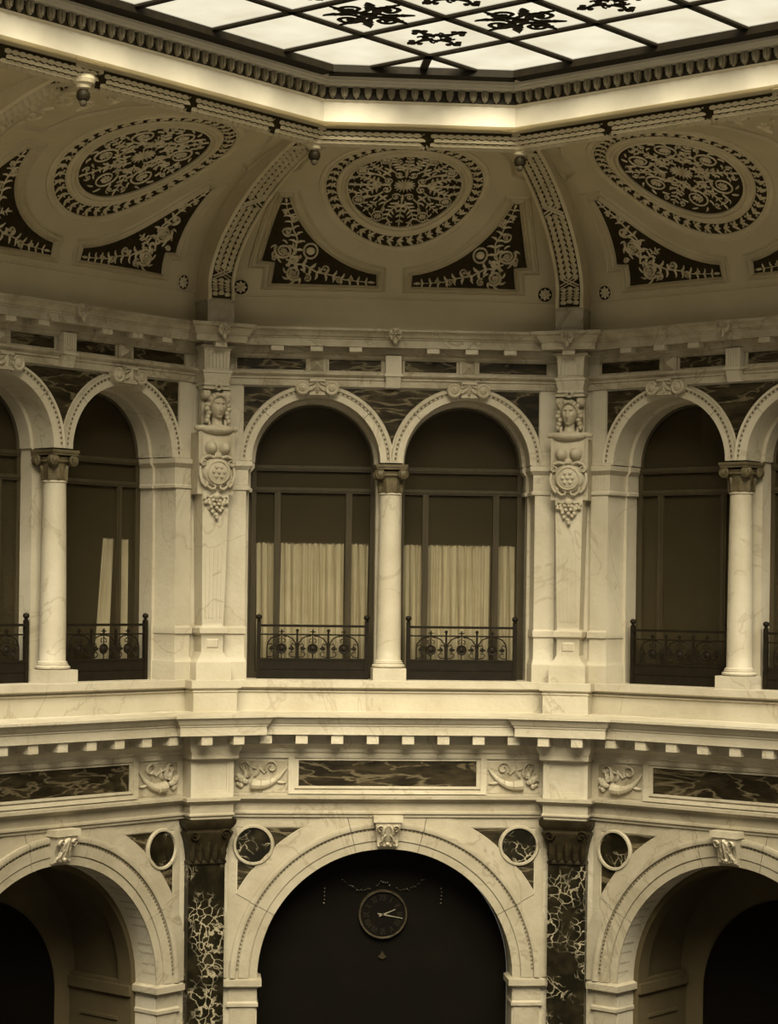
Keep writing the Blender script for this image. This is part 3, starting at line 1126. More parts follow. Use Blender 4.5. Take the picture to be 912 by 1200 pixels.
def panel_scroll(sx, var):
    m = MB()
    S = lambda u, v, h: cove(sx * u, v, h)
    h = .03
    big = ((-1.79, .76, .15, 2.4, 1), (-1.62, .375, .125, -.6, -1)) if var == 0 else ((-1.72, .84, .15, 2.2, 1), (-1.56, .40, .13, -.5, -1))
    for x, y, r, a0, sg in big:
        m.spiral(S, x, y, r, a0, 1.6, .026, h * 1.5, sg, .4)
        m.flower(S, x, y, r * .42, 8, h)
        for q in range(7):
            a = a0 + sg * q * .85
            m.leaf(S, x + r * cos(a), y + r * sin(a), a + sg * .8, .11, .022, h, sg * .9, 3)
    sprig(m, S, [(-1.70, .55), (-1.60, .80), (-1.58, 1.0), (-1.66, 1.2), (-1.70, 1.45), (-1.77, 1.68), (-1.785, 1.82)], .020, .17, 9, h * .8, .42, .7, 1.2)
    sprig(m, S, [(-1.70, .55), (-1.45, .52), (-1.25, .40), (-1.02, .36), (-.80, .29), (-.58, .27), (-.42, .26)], .020, .16, 10, h * .8, .42, .7, 1.2)
    for x, y, r, a0, sg in ((-1.74, 1.15, .085, -1.2, -1), (-1.66, 1.44, .06, -1.4, 1), (-1.78, 1.60, .04, -1.6, -1), (-1.12, .46, .085, 2.8, 1), (-.90, .28, .055, 3.0, -1), (-.70, .31, .035, 3, 1), (-1.40, .30, .06, 2, -1), (-1.93, .62, .045, 0, 1)):
        m.spiral(S, x, y, r * 1.15, a0, 1.5, .018, h * 1.5, sg)
    if var == 0:
        c = (-1.36, .77)
        m.ribbon(S, [(c[0] + .11 * cos(t), c[1] + .14 * sin(t)) for t in [2 * PI * i / 14 for i in range(15)]], .020, .04)
        m.boss(S, c[0], c[1], .075, .045, 12)
        m.ribbon(S, [(-1.74, .50), (-1.50, .68)], .026, .04)
    else:
        sprig(m, S, [(-1.52, .62), (-1.40, .72), (-1.32, .74)], .014, .11, 3, h)
    return m


def small_rosette(s, a, r):
    m = MB()
    n = 24
    S = lambda u, v, h: cove(s + u, a + v, h)
    prof = [(r, .0), (r, .025), (r * .88, .03), (r * .82, .006)]
    vs_ = []
    for i in range(n):
        t = 2 * PI * i / n
        vs_ += [S(q * cos(t), q * sin(t), h) for q, h in prof]
    k = len(prof)
    fs = [(i * k + j, i * k + j + 1, ((i + 1) % n) * k + j + 1, ((i + 1) % n) * k + j) for i in range(n) for j in range(k - 1)]
    m.add(vs_, fs)
    return m


def small_rosette_fill(s, a, r):
    m = MB()
    S = lambda u, v, h: cove(s + u, a + v, h)
    vs_ = [S(0, 0, .006)] + [S(r * .85 * cos(2 * PI * i / 20), r * .85 * sin(2 * PI * i / 20), .006) for i in range(20)]
    return m.add(vs_, [(0, 1 + i, 1 + (i + 1) % 20) for i in range(20)])


def build_vault(fr, var):
    c = add('cove', cove_mesh(fr), 'plaster', ceil)
    place(c, fr)

    def sub(nm, fn, mt, par, key, **kw):
        return add(nm, fn, mt, par, key=key, **kw)
    # medallion
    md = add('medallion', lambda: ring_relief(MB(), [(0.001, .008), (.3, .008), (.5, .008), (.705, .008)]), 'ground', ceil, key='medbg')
    place(md, fr)
    sub('scrollwork', lambda: med_scroll(var), 'relief', md, 'medscroll%d' % var, stuff=True)
    sub('moulded_ring', lambda: ring_relief(MB(), [(.70, .0), (.70, .04), (.715, .055), (.73, .04), (.735, .02), (.75, .02), (.755, .045), (.775, .045), (.785, .02), (.82, .012), (.83, .03), (.842, .012)]), 'plaster_band', md, 'medring')
    sub('wreath_ground', lambda: ring_relief(MB(), [(.842, .008), (.97, .008)]), 'ground', md, 'wground')
    sub('leaf_wreath', med_wreath, 'plaster_band', md, 'wreath', stuff=True)
    sub('outer_ring', lambda: ring_relief(MB(), [(.965, .0), (.97, .03), (.985, .03), (.995, .01), (1.03, .01), (1.035, .022), (1.05, .022), (1.055, .0)]), 'plaster_band', md, 'medring2')
    sides = (-1, 1)
    for sx in sides:
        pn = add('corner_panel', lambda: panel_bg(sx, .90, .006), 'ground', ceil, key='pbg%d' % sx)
        place(pn, fr)
        sub('panel_moulding', lambda: panel_frame(sx), 'plaster_band', pn, 'pfr%d' % sx)
        sub('scrollwork', lambda: panel_scroll(sx, var), 'relief', pn, 'psc%d%d' % (sx, var), stuff=True)
        ro = add('small_rosette', lambda: small_rosette(sx * 2.46, .13, .14), 'plaster_band', ceil, key='sro%d' % sx)
        place(ro, fr)
        sub('rosette_ground', lambda: small_rosette_fill(sx * 2.46, .13, .14), 'ground', ro, 'srg%d' % sx)
        sub('petals', lambda: MB().flower(lambda u, v, h: cove(sx * 2.46 + u, .13 + v, h + .006), 0, 0, .10, 8, .02), 'relief', ro, 'srp%d' % sx)

        # upper corner moulding: mitred corners leave a slim one, straight corners a carved panel
        straight = (fr == 'L' and sx < 0) or (fr == 'R' and sx > 0)

        def upper():
            m = MB()
            S = lambda u, v, h: cove(sx * u, v, h)
            for o, w in ((0, .016), (.05, .012)):
                cur = [(1.36 * MA / 1.24 * cos(t), MC + 1.92 * sin(t)) for t in [.22 + i * .06 for i in range(13)]]
                cur = [(x * (1 + o * .6) + .28, y) for x, y in cur if y < 4.2]
                m.ribbon(S, [(1.93 - o, 2.62 + o * 1.5)] + [(q[0], q[1]) for q in cur], w, .025)
                m.ribbon(S, [(1.93 - o, 2.62 + o * 1.5), (1.74 - o * .8, 3.3), (1.60 - o * .6, 3.8), (1.52 - o * .4, 4.15)], w, .025)
            return m

        def upper_big():
            m = MB()
            S = lambda u, v, h: cove(sx * u, v, h)
            out = [(2.70, 2.4), (2.72, 3.3), (2.72, 4.25), (1.6, 4.28), (.55, 4.30), (1.0, 4.02), (1.4, 3.6), (1.75, 3.0), (1.9, 2.4), (2.70, 2.4)]
            for w, k in ((.02, 1.0), (.014, .93)):
                m.ribbon(S, [(2.1 + (x - 2.1) * k, 3.5 + (y - 3.5) * k) for x, y in out], w, .03)
            return m
        if straight:
            o = add('corner_panel', upper_big, 'plaster_band', ceil, key=None)
            place(o, fr)
            g = MB()
            for k in range(3):
                for x, y, r in ((2.4, 3.9, .22), (2.3, 3.3, .2), (2.35, 2.75, .18), (1.8, 3.9, .17), (1.35, 4.05, .13), (1.95, 3.45, .12)):
                    if k == 0:
                        g.spiral(lambda u, v, h: cove(sx * u, v, h), x, y, r, x * 3, 1.5, .025, .03, 1 if r > .17 else -1)
                    else:
                        g.leaf(lambda u, v, h: cove(sx * u, v, h), x + r * cos(k * 2.2 + x), y + r * sin(k * 2.2 + x), k * 2.2 + x + .6, .2, .05, .03, .6, 4)
            add('scrollwork', g, 'relief', o, stuff=True)
        else:
            o = add('corner_moulding', upper, 'plaster_band', ceil, key='upc%d' % sx)
            place(o, fr)


build_vault('C', 0)
build_vault('L', 1)
build_vault('R', 1)


# ribs
def rib_path(sc):
    """functions of t in 0..1 : arc position -> centre line with forward offset"""
    def S(u, t, h):
        a = t * (ATOT - .12)
        off = .62 * (1 - t) + .05 * t
        if t < 0.0:
            return (u, .62 + h, CZ0 + t * 3)
        q = cove(u, a, off + h, sc)
        return q
    return S


def rib_body(sc, hw):
    S = rib_path(sc)
    m = MB()
    n = 40
    sec = [(-hw, -.75), (-hw, 0.0), (-hw + .05, .02), (-hw + .06, -.02), (hw - .06, -.02), (hw - .05, .02), (hw, 0.0), (hw, -.75)]
    vs_ = []
    for i in range(n + 1):
        t = -.05 + 1.05 * i / n
        vs_ += [S(u, t, h) for u, h in sec]
    k = len(sec)
    fs = [(i * k + j, i * k + (j + 1) % k, (i + 1) * k + (j + 1) % k, (i + 1) * k + j) for i in range(n) for j in range(k)]
    fs += [tuple(range(k)), tuple(range(n * k + k - 1, n * k - 1, -1))]
    return m.add(vs_, fs)


def rib_ground(sc, hw):
    S = rib_path(sc)
    m = MB()
    return m.grid(lambda u, v: S((u * 2 - 1) * (hw - .055), -.045 + 1.04 * v, -.012), 2, 40)


def rib_leaves(sc, hw):
    S0 = rib_path(sc)
    L = ATOT - .12
    S = lambda u, v, h: S0(u, v / L, h - .012)
    m = MB()
    a = -.16
    row = 0
    bands = (.62, 2.35, 4.05)
    while a < L - .12:
        if min(abs(a + .06 - b) for b in bands) < .14:
            a += .08
            continue
        for u in (-1, 0, 1):
            m.leaf(S, u * .104, a + (.03 if u == 0 else 0), PI / 2, .13, .050, .065, 0, 0)
        a += .125
        row += 1
    for b in bands:
        for sg in (-1, 1):
            for o in (-.04, .04):
                m.ribbon(S, [(-sg * .15, b - .13 + o), (0, b + o), (sg * .15, b + .13 + o)], .014, .03)
    return m


def build_rib(fr, sc, s=0.0):
    hw = .225
    r = add('rib', lambda: rib_body(sc, hw), 'plaster_band', ceil, key='rib%.2f' % sc)
    place(r, fr, s)
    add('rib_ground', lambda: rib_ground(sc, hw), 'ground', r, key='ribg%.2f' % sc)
    add('leaf_garland', lambda: rib_leaves(sc, hw), 'plaster_band', r, key='ribl%.2f' % sc, stuff=True)


build_rib('PL', 1 / C8)
build_rib('PR', 1 / C8)
build_rib('L', 1.0, -U)
build_rib('R', 1.0, U)


# garland moulding under the ring and the ring itself
RING = [(3.60, 17.70), (3.90, 17.725), (3.93, 17.74), (3.93, 18.02), (3.95, 18.03), (3.97, 18.045), (3.97, 18.22), (4.03, 18.235), (4.05, 18.25), (4.05, 18.29),
        (4.07, 18.30), (4.07, 18.35), (4.10, 18.36), (4.12, 18.43), (3.5, 18.43)]
LIM = {f: limits(f) for f in 'CLR'}
for fr in 'CLR':
    s0, s1 = LIM[fr]
    rg = add('skylight_ring', along(RING, fr), 'ring', ceil)
    place(rg, fr)
    # leaf and dart course
    lo = s0(4.0) + (0 if fr == 'L' else .09)
    hi = s1(4.0) - (0 if fr == 'R' else .09)
    lo, hi = max(lo, -5.6), min(hi, 5.6)
    n = int((hi - lo) / .165)

    def leafblk():
        m = MB()
        m.prism([(-.045, .165), (.045, .165), (.054, .11), (.036, .04), (0, .0), (-.036, .04), (-.054, .11)], 0, .05)
        m.prism([(-.012, .15), (.012, .15), (.012, .03), (-.012, .03)], .05, .07)
        return m
    for i in range(n + 1):
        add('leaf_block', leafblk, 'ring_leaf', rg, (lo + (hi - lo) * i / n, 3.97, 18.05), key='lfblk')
    add('dark_course', MB().extr([(3.96, 18.048), (3.974, 18.048), (3.974, 18.218), (3.96, 18.218)], *[(lambda p, f=f: f(p)) for f in (s0, s1)]), 'bronze', rg)
    # garland
    g = MB()
    a_c = ATOT - .34
    sA, sB = max(s0(3.7), -6), min(s1(3.7), 6)
    x = sA
    def S(u, w, h):
        th = max(-1.45, min(1.45, w / .2))
        return cove(u, a_c + .2 * sin(th), .012 + (.17 + h) * cos(th))
    i = 0
    while x < sB - .1:
        if i % 14 == 13:
            for o in (-.03, .03):
                g.ribbon(S, [(x + o, -.26), (x + .08 + o, 0), (x + o, .28)], .018, .04)
            x += .14
        else:
            for q in range(7):
                g.leaf(S, x + (.05 if q % 2 else 0), -.20 + .075 * q, 0, .13, .034, .035, 0, 0)
            x += .115
        i += 1
    gg = add('leaf_garland', g, 'plaster_band', ceil, stuff=True)
    place(gg, fr)
    bandm = MB().grid(lambda u, v: (lambda a: cove(s0(CA * (1 - cos(phi_of(a)))) + (s1(CA * (1 - cos(phi_of(a)))) - s0(CA * (1 - cos(phi_of(a))))) * u, a, .004 + .17 * sqrt(max(0, 1 - ((v * 2 - 1)) ** 2))))(a_c - .20 + .40 * v), 16, 16)
    bo = add('garland_ground', bandm, 'ground', ceil)
    place(bo, fr)

# ------------------------------------------------------------------ skylight (grid turned with the side walls)
ZG = 18.44
sky = empty('window_1')
tag(sky, kind='structure')
sky.location = (0, 0, ZG)


def uv(u, v):
    return (u * K - v * K, u * K + v * K)


P0 = -2.07
lines = [P0, -3.58]
while len(lines) < 11:
    lines.append(lines[-1] - 1.385)
CHY = -4.25          # chamfer line (world y)


def bar(a, b, w=.055, h=.09, z=-.03):
    dx, dy = b[0] - a[0], b[1] - a[1]
    l = math.hypot(dx, dy)
    m = MB().box(0, l, -w, w, z, h)
    o = add('glazing_bar', m, 'iron', sky)
    o.location = (a[0], a[1], 0)
    o.rotation_euler = (0, 0, math.atan2(dy, dx))
    return o


cu = -(-CHY) / K - P0        # v where the chamfer meets u = P0
end = lines[-1]
for i, q in enumerate(lines):
    wd = .13 if i == 0 else .055
    start = cu if i == 0 else (P0 if q < cu else (CHY / K - q))
    zb = -.10 if i == 0 else -.03
    bar(uv(q, start), uv(q, end), wd, z=zb)
    bar(uv(start, q), uv(end, q), wd, z=zb)
bar(uv(P0, cu), uv(cu, P0), .13, z=-.10)
bar((0, CHY), uv(lines[1], lines[1]), .055)


def clip_pane(u0, u1, v0, v1):
    po = [uv(u0, v0), uv(u1, v0), uv(u1, v1), uv(u0, v1)]
    out = []
    for i in range(4):
        a, b = po[i], po[(i + 1) % 4]
        ia, ib = a[1] <= CHY, b[1] <= CHY
        if ia:
            out.append(a)
        if ia != ib:
            t = (CHY - a[1]) / (b[1] - a[1])
            out.append((a[0] + t * (b[0] - a[0]), CHY))
    return out


for i in range(len(lines) - 1):
    for j in range(len(lines) - 1):
        po = clip_pane(lines[i], lines[i + 1], lines[j], lines[j + 1])
        if len(po) < 3:
            continue
        m = MB()
        n = len(po)
        m.v = [(x, y, .0) for x, y in po] + [(x, y, .012) for x, y in po]
        m.f = [tuple(range(n)), tuple(range(2 * n - 1, n - 1, -1))] + [(q, (q + 1) % n, n + (q + 1) % n, n + q) for q in range(n)]
        add('pane', m, 'skyglass', sky, smooth=0)


def flat(u, v, h):
    x, y = u, v
    return (x, -y, -.012 - h)


def cross_orn(big):
    m = MB()
    F = lambda u, v, h: (u, -v, -.012 - h)
    if not big:
        for k in range(4):
            a = k * PI / 2
            m.leaf(F, .05 * cos(a), .05 * sin(a), a, .30, .075, .02, 0, 3)
            m.boss(F, .42 * cos(a), .42 * sin(a), .075, .02, 8)
            for q in (-.07, .07):
                m.boss(F, .36 * cos(a) - q * sin(a) * 1.2, .36 * sin(a) + q * cos(a) * 1.2, .05, .02, 7)
            m.ribbon(F, [(.3 * cos(a), .3 * sin(a)), (.5 * cos(a), .5 * sin(a))], .022, .02)
            b = a + PI / 4
            m.spiral(F, .17 * cos(b), .17 * sin(b), .085, b, 1.2, .02, .02, 1)
        m.ribbon(F, [(.14 * cos(t), .14 * sin(t)) for t in [i * PI / 8 for i in range(17)]], .035, .02)
    else:
        for k in range(4):
            a = k * PI / 2 + PI / 4
            m.spiral(F, .34 * cos(a), .34 * sin(a), .22, a + 2.5, 1.6, .045, .02, 1)
            m.leaf(F, .1 * cos(a), .1 * sin(a), a - .5, .55, .10, .02, .6, 5)
            m.leaf(F, .2 * cos(a + .7), .2 * sin(a + .7), a + .9, .40, .09, .02, -.6, 4)
        m.boss(F, 0, 0, .12, .02, 10)
    return m


for i in range(1, 5):
    for j in range(1, 5):
        if i + j > 6:
            continue
        x, y = uv((lines[i] + lines[i + 1]) / 2, (lines[j] + lines[j + 1]) / 2)
        big = (i + j) % 2 == 1
        o = add('ornament', lambda: cross_orn(big), 'iron', sky, key='orn%d' % big)
        o.location = (x, y, 0)
        o.rotation_euler = (0, 0, PI / 4 if not big else 0)

# roof of the hall beyond the skylight
for (u0, u1, v0, v1) in ((-34, end - .1, -34, 2.0), (end - .1, 2.0, -34, end - .1)):
    rf = MB()
    q = [uv(u0, v0), uv(u1, v0), uv(u1, v1), uv(u0, v1)]
    rf.v = [(x, y, 18.46) for x, y in q] + [(x, y, 18.7) for x, y in q]
    rf.f = [(3, 2, 1, 0), (4, 5, 6, 7)] + [(i, (i + 1) % 4, 4 + (i + 1) % 4, 4 + i) for i in range(4)]
    add('roof_slab', rf, 'plaster', ceil)

# ------------------------------------------------------------------ gallery windows
RW = .985
HS = ZS - ZF


def win_frame():
    m = MB()
    m.arc([(RW - .05, 0), (RW - .05, .05), (RW - .02, .07), (RW + .03, .07), (RW + .03, 0)], 0, HS, 0, PI, 32)
    for sx in (-1, 1):
        a, b = sorted((sx * (RW - .05), sx * (RW + .03)))
        m.box(a, b, 0, .06, 0, HS)
        a, b = sorted((sx * (RW + .03), sx * 1.12))
        m.box(a, b, -.02, .03, 0, HS)
    m.box(-RW, RW, 0, .06, 0, .10)
    return m


def lunette():
    r = RW - .05
    po = [(-r, 3.475)] + arcpts(0, HS, r, PI, 0, 24) + [(r, 3.475)]
    return MB().prism(po, .01, .02)


WIN_I = [2]


def build_window(fr, c):
    w = empty('window_%d' % WIN_I[0])
    WIN_I[0] += 1
    place(w, fr, c, -.74, ZF)
    tag(w, kind='structure')
    a = lambda nm, fn, mt, key: add(nm, fn, mt, w, key=key)
    a('frame', win_frame, 'wood', 'wfr')
    for z0, z1, k in ((3.385, 3.475, 'a'), (3.03, 3.115, 'b')):
        o = a('transom', lambda: MB().box(-RW, RW, 0, .075, z0, z1).box(-RW, RW, .075, .09, z0 + .03, z1 - .03), 'wood', 'wtr' + k)
    for sx in (-1, 1):
        o = a('mullion', lambda: MB().box(-.05, .05, 0, .07, .1, 3.03).box(-.02, .02, .07, .085, .1, 3.03), 'wood', 'wmu')
        o.location = (sx * .585, 0, 0)
    a('pane', lunette, 'glass', 'wp0')
    a('pane', lambda: MB().box(-RW + .05, RW - .05, .01, .02, 3.115, 3.385), 'glass', 'wp1')
    a('pane', lambda: MB().box(-.535, .535, .01, .02, .1, 3.03), 'glass', 'wp2')
    for sx in (-1, 1):
        x0, x1 = sorted((sx * .635, sx * (RW - .05)))
        a('pane', lambda: MB().box(x0, x1, .01, .02, .1, 3.03), 'glass', 'wp3%d' % sx)
    return w


for fr in 'CLR':
    for sx in (-1, 1):
        build_window(fr, sx * AC)


# ------------------------------------------------------------------ curtains
def curtain_cloth(w, folds, top, seed, spread=0.0, lean=0.0):
    rnd = random.Random(seed)
    ph = [rnd.random() * 6.28 for _ in range(4)]

    def fn(u, v):
        x = (u - .5) * w
        z = .12 + (top - .12) * v
        k = 1 - v
        x2 = x * (1 + spread * k) + lean * k * (1 if spread >= 0 else 1)
        a = .026 + .012 * k
        d = a * sin(2 * PI * folds * u + ph[0]) + .012 * sin(2 * PI * folds * 1.7 * u + ph[1] + 1.5 * v) + .008 * sin(2 * PI * folds * .45 * u + ph[2])
        x2 += .008 * sin(2 * PI * folds * u * .8 + ph[3] + 3 * v)
        z += .006 * sin(2 * PI * folds * 2.2 * u) * (1 if v > .98 else 0)
        return (x2, d, z)
    return MB().grid(fn, int(folds * 9) + 8, 18)


CUR_TOP = 2.21


def build_curtain(fr, c, off, w, folds, seed, label, group=None, spread=0.0, lean=0.0):
    o = empty('curtain')
    place(o, fr, c + off, -.83, ZF)
    tag(o, label, 'curtain', group)
    add('cloth', curtain_cloth(w, folds, CUR_TOP, seed, spread, lean), 'cloth', o, smooth=80)
    add('rod', MB().tube([(-w / 2 - .03, 0, CUR_TOP + .005), (w / 2 + .03, 0, CUR_TOP + .005)], .012, 6), 'bronze', o)


for sx in (-1, 1):
    c = sx * AC
    build_curtain('C', c, 0, 1.04, 11, 4 + sx, 'wide pale curtain gathered in folds behind the middle pane of an arched window', 'wide curtains of the two fully curtained windows')
    for q in (-1, 1):
        build_curtain('C', c, q * .775, .29, 3.6, 9 + sx * 2 + q, 'narrow pale curtain beside a wide one in a fully curtained arched window', 'narrow side curtains of the two fully curtained windows')
build_curtain('L', AC, .49, .21, 4, 21, 'pale curtain drawn aside, flaring wide at the bottom, beside a bare middle pane', None, .35, -.13)
build_curtain('L', AC, .83, .19, 3, 22, 'slim straight curtain next to a flaring drawn one, in a half bare arched window', None)


# ------------------------------------------------------------------ columns
def shaft():
    pr = []
    for i in range(13):
        t = i / 12
        r = .198 - .026 * t ** 1.8
        pr.append((r, .335 + t * (2.985 - .335)))
    pr = [(.225, .29), (.225, .31), (.205, .325)] + pr + [(.185, 2.99), (.19, 3.0), (.185, 3.015), (.17, 3.02)]
    return MB().lathe(pr, 0, 0, 36)


def colbase():
    return MB().lathe([(.235, .20), (.262, .215), (.268, .235), (.258, .255), (.235, .262), (.232, .27), (.24, .28), (.225, .29)], 0, 0, 36)


def bell():
    m = MB().lathe([(.17, 3.0), (.175, 3.05), (.18, 3.2), (.20, 3.3), (.235, 3.36), (.20, 3.36)], 0, 0, 28)
    for k in range(8):
        a = 2 * PI * k / 8 + PI / 8

        def S(u, v, h, a=a):
            r = .178 + .05 * max(0, (v - .1)) ** 1.0 * 2 * (v > .1) + h
            return (r * cos(a) - u * sin(a), r * sin(a) + u * cos(a), 3.02 + v)
        m.leaf(S, 0, 0, PI / 2, .22, .062, .035, 0, 4)
    m.lathe([(.20, 3.285), (.225, 3.29), (.232, 3.305), (.225, 3.32), (.2, 3.325)], 0, 0, 24)
    return m


def abacus():
    m = MB()
    po = []
    for k in range(4):
        a = k * PI / 2
        for t in (-1, -.5, 0, .5, 1):
            d = .245 - .03 * (1 - t * t)
            x, y = d, t * .245
            po.append((x * cos(a) - y * sin(a), x * sin(a) + y * cos(a)))
    n = len(po)
    for z0, z1, sc in ((3.395, 3.43, 1.0), (3.43, 3.475, 1.06)):
        m.add([(x * sc, y * sc, z0) for x, y in po] + [(x * sc, y * sc, z1) for x, y in po],
              [tuple(range(n - 1, -1, -1)), tuple(range(n, 2 * n))] + [(i, (i + 1) % n, n + (i + 1) % n, n + i) for i in range(n)])
    return m


def volute():
    m = MB()
    m.arc([(0.001, -.05), (.085, -.05), (.085, .03), (.07, .045), (.055, .03), (.04, .03), (.03, .05), (.001, .055)], 0, 0, 0, 2 * PI, 20)
    return m


def build_column(fr, label):
    o = empty('column')
    place(o, fr, 0, -.15, ZF)
    tag(o, label, 'column', None)
    a = lambda nm, fn, mt, key, par=o, **kw: add(nm, fn, mt, par, key=key, **kw)
    a('plinth', lambda: MB().box(-.268, .268, -.25, .268, 0, .195).box(-.262, .262, -.25, .262, .195, .20), 'marble', 'cpl')
    a('base', colbase, 'marble', 'cba')
    a('shaft', shaft, 'marble', 'csh')
    cp = a('capital', bell, 'capital', 'cbell')
    a('abacus', abacus, 'capital', 'caba', cp)
    for k in range(4):
        al = PI / 4 + k * PI / 2
        for sg in (-1, 1):
            v = a('volute', volute, 'capital', 'cvo', cp)
            fy = -1 if k in (2, 3) else 1
        # volutes on the front and back faces
    vols = [c for c in cp.children if c.name.startswith('volute')]
    pos = [(-.19, .19, 0), (.19, .19, 0), (-.19, -.19, PI), (.19, -.19, PI), (.19, .17, PI / 2), (.19, -.17, PI / 2), (-.19, .17, -PI / 2), (-.19, -.17, -PI / 2)]
    for v, (x, p, r) in zip(vols, pos):
        v.location = (x, -p, 3.32)
        v.rotation_euler = (0, 0, r)
    return o


build_column('C', 'pale marble column between the two fully curtained arched windows')
build_column('L', 'pale marble column beside the arched window with drawn-aside curtains')
build_column('R', 'pale marble column beside the arched window without curtains')


# ------------------------------------------------------------------ railings
def rail_scroll():
    m = MB()
    F = lambda u, v, h: (u, h, v)
    for k in range(3):
        c = (k - 1) * .505
        for sx in (-1, 1):
            # arch from the divider to the roundel
            m.tube([(c + sx * .235, 0, .33), (c + sx * .235, 0, .50), (c + sx * .225, 0, .58), (c + sx * .17, 0, .655), (c + sx * .10, 0, .69), (c + sx * .02, 0, .70)], .011, 5)
            m.tube([(c + sx * .235, 0, .35), (c + sx * .15, 0, .36), (c + sx * .12, 0, .40), (c + sx * .15, 0, .44), (c + sx * .19, 0, .43)], .009, 5)
            m.tube([(c + sx * .23, 0, .55), (c + sx * .17, 0, .57), (c + sx * .15, 0, .53), (c + sx * .17, 0, .50)], .009, 5)
            m.tube([(c + sx * .02, 0, .66), (c + sx * .06, 0, .63), (c + sx * .05, 0, .59), (c + sx * .02, 0, .60)], .008, 5)
            # pointed leaf towards the roundel
            m.prism([(c + sx * .10, .49), (c + sx * .17, .53), (c + sx * .21, .49), (c + sx * .17, .45)], -.012, .012)
        m.tube([(c, 0, .56), (c, 0, .72)], .010, 5)
        m.tube([(c, 0, .33), (c, 0, .42)], .010, 5)
    return m


def build_railing(fr, c, label, group=None):
    o = empty('balcony_railing')
    place(o, fr, c, -.36, ZF)
    tag(o, label, 'railing', group)
    a = lambda nm, fn, key, par=o, mt='iron', **kw: add(nm, fn, mt, par, key=key, **kw)
    a('handrail', lambda: MB().box(-.88, .88, -.028, .028, .84, .88), 'rh')
    a('upper_rail', lambda: MB().box(-.86, .86, -.014, .014, .705, .73), 'ru')
    a('lower_rail', lambda: MB().box(-.86, .86, -.02, .02, .30, .335), 'rl')
    a('kick_panel', lambda: MB().box(-.86, .86, -.012, .012, .0, .30).box(-.86, .86, .012, .022, .155, .17), 'rk')
    for sx in (-1, 1):
        p = a('end_post', lambda: MB().box(-.032, .032, -.032, .032, 0, .93), 're')
        p.location = (sx * .875, 0, 0)
        a('ball_finial', lambda: MB().lathe([(.02, .93), (.045, .94), (.02, .955), (.045, .975), (.052, 1.0), (.04, 1.03), (.001, 1.045)], 0, 0, 12), 'rf', p)
        q = a('divider_post', lambda: MB().box(-.016, .016, -.016, .016, .30, .76), 'rd')
        q.location = (sx * .2525, 0, 0)
        a('ball_finial', lambda: MB().ball((0, 0, .785), .028, 10, 8), 'rf2', q)
    for k in (-1, 0, 1):
        d = a('medallion', lambda: MB().arc([(.001, -.02), (.075, -.02), (.085, .0), (.075, .02), (.05, .012), (.03, .03), (.001, .035)], 0, .49, 0, 2 * PI, 20), 'rm')
        d.location = (k * .505, 0, 0)
        a('top_knob', lambda: MB().box(-.045, .045, -.012, .012, .755, .772).box(-.012, .012, -.012, .012, .73, .80), 'rt', d)
    a('scrollwork', rail_scroll, 'rs', stuff=True)


for sx in (-1, 1):
    build_railing('C', sx * AC, 'low black iron railing with scrolls and roundels before a fully curtained window', 'railings of the two curtained windows')
build_railing('L', AC, 'low black iron railing before the window with drawn-aside curtains')
build_railing('L', -AC, 'black iron railing across the column from the window with drawn-aside curtains')
build_railing('R', -AC, 'low black iron railing before the tall window without curtains')
build_railing('R', AC, 'black iron railing across the column from the window without curtains')


# ------------------------------------------------------------------ herms
def herm_shaft():
    m = MB()
    pr = [(.30, .02, 0.0), (.30, .02, .265), (.292, .015, .285), (.275, .0, .30), (.225, -.03, .36), (.20, -.045, .42), (.185, -.05, .44), (.185, -.05, .70), (.20, -.04, .715), (.235, .0, .74), (.24, .0, .82), (.20, -.03, .845),
          (.182, -.04, .86), (.184, -.04, .90)]
    pr += [(.184 + .042 * t, -.04 + .06 * t, .90 + 2.15 * t) for t in (.25, .5, .75, 1.0)]
    vs_ = []
    for hw, dp, z in pr:
        vs_ += [(-hw, -.35, z), (-hw, dp, z), (hw, dp, z), (hw, -.35, z)]
    fs = [(3, 2, 1, 0)]
    for i in range(len(pr) - 1):
        fs += [(i * 4 + j, i * 4 + (j + 1) % 4, i * 4 + 4 + (j + 1) % 4, i * 4 + 4 + j) for j in range(4)]
    fs.append(tuple((len(pr) - 1) * 4 + j for j in range(4)))
    return m.add(vs_, fs)


def herm_flutes():
    m = MB()
    for k in range(5):
        x = (k - 2) * .062
        m.add([(x - .012, -.037, .98), (x + .012, -.037, .98), (x + .012, -.025, .98), (x - .012, -.025, .98),
               (x * 1.15 - .012, -.005, 2.05), (x * 1.15 + .012, -.005, 2.05), (x * 1.15 + .012, .004, 2.05), (x * 1.15 - .012, .004, 2.05)],
              [(0, 1, 2, 3), (4, 7, 6, 5), (0, 4, 5, 1), (1, 5, 6, 2), (2, 6, 7, 3), (3, 7, 4, 0)])
    return m


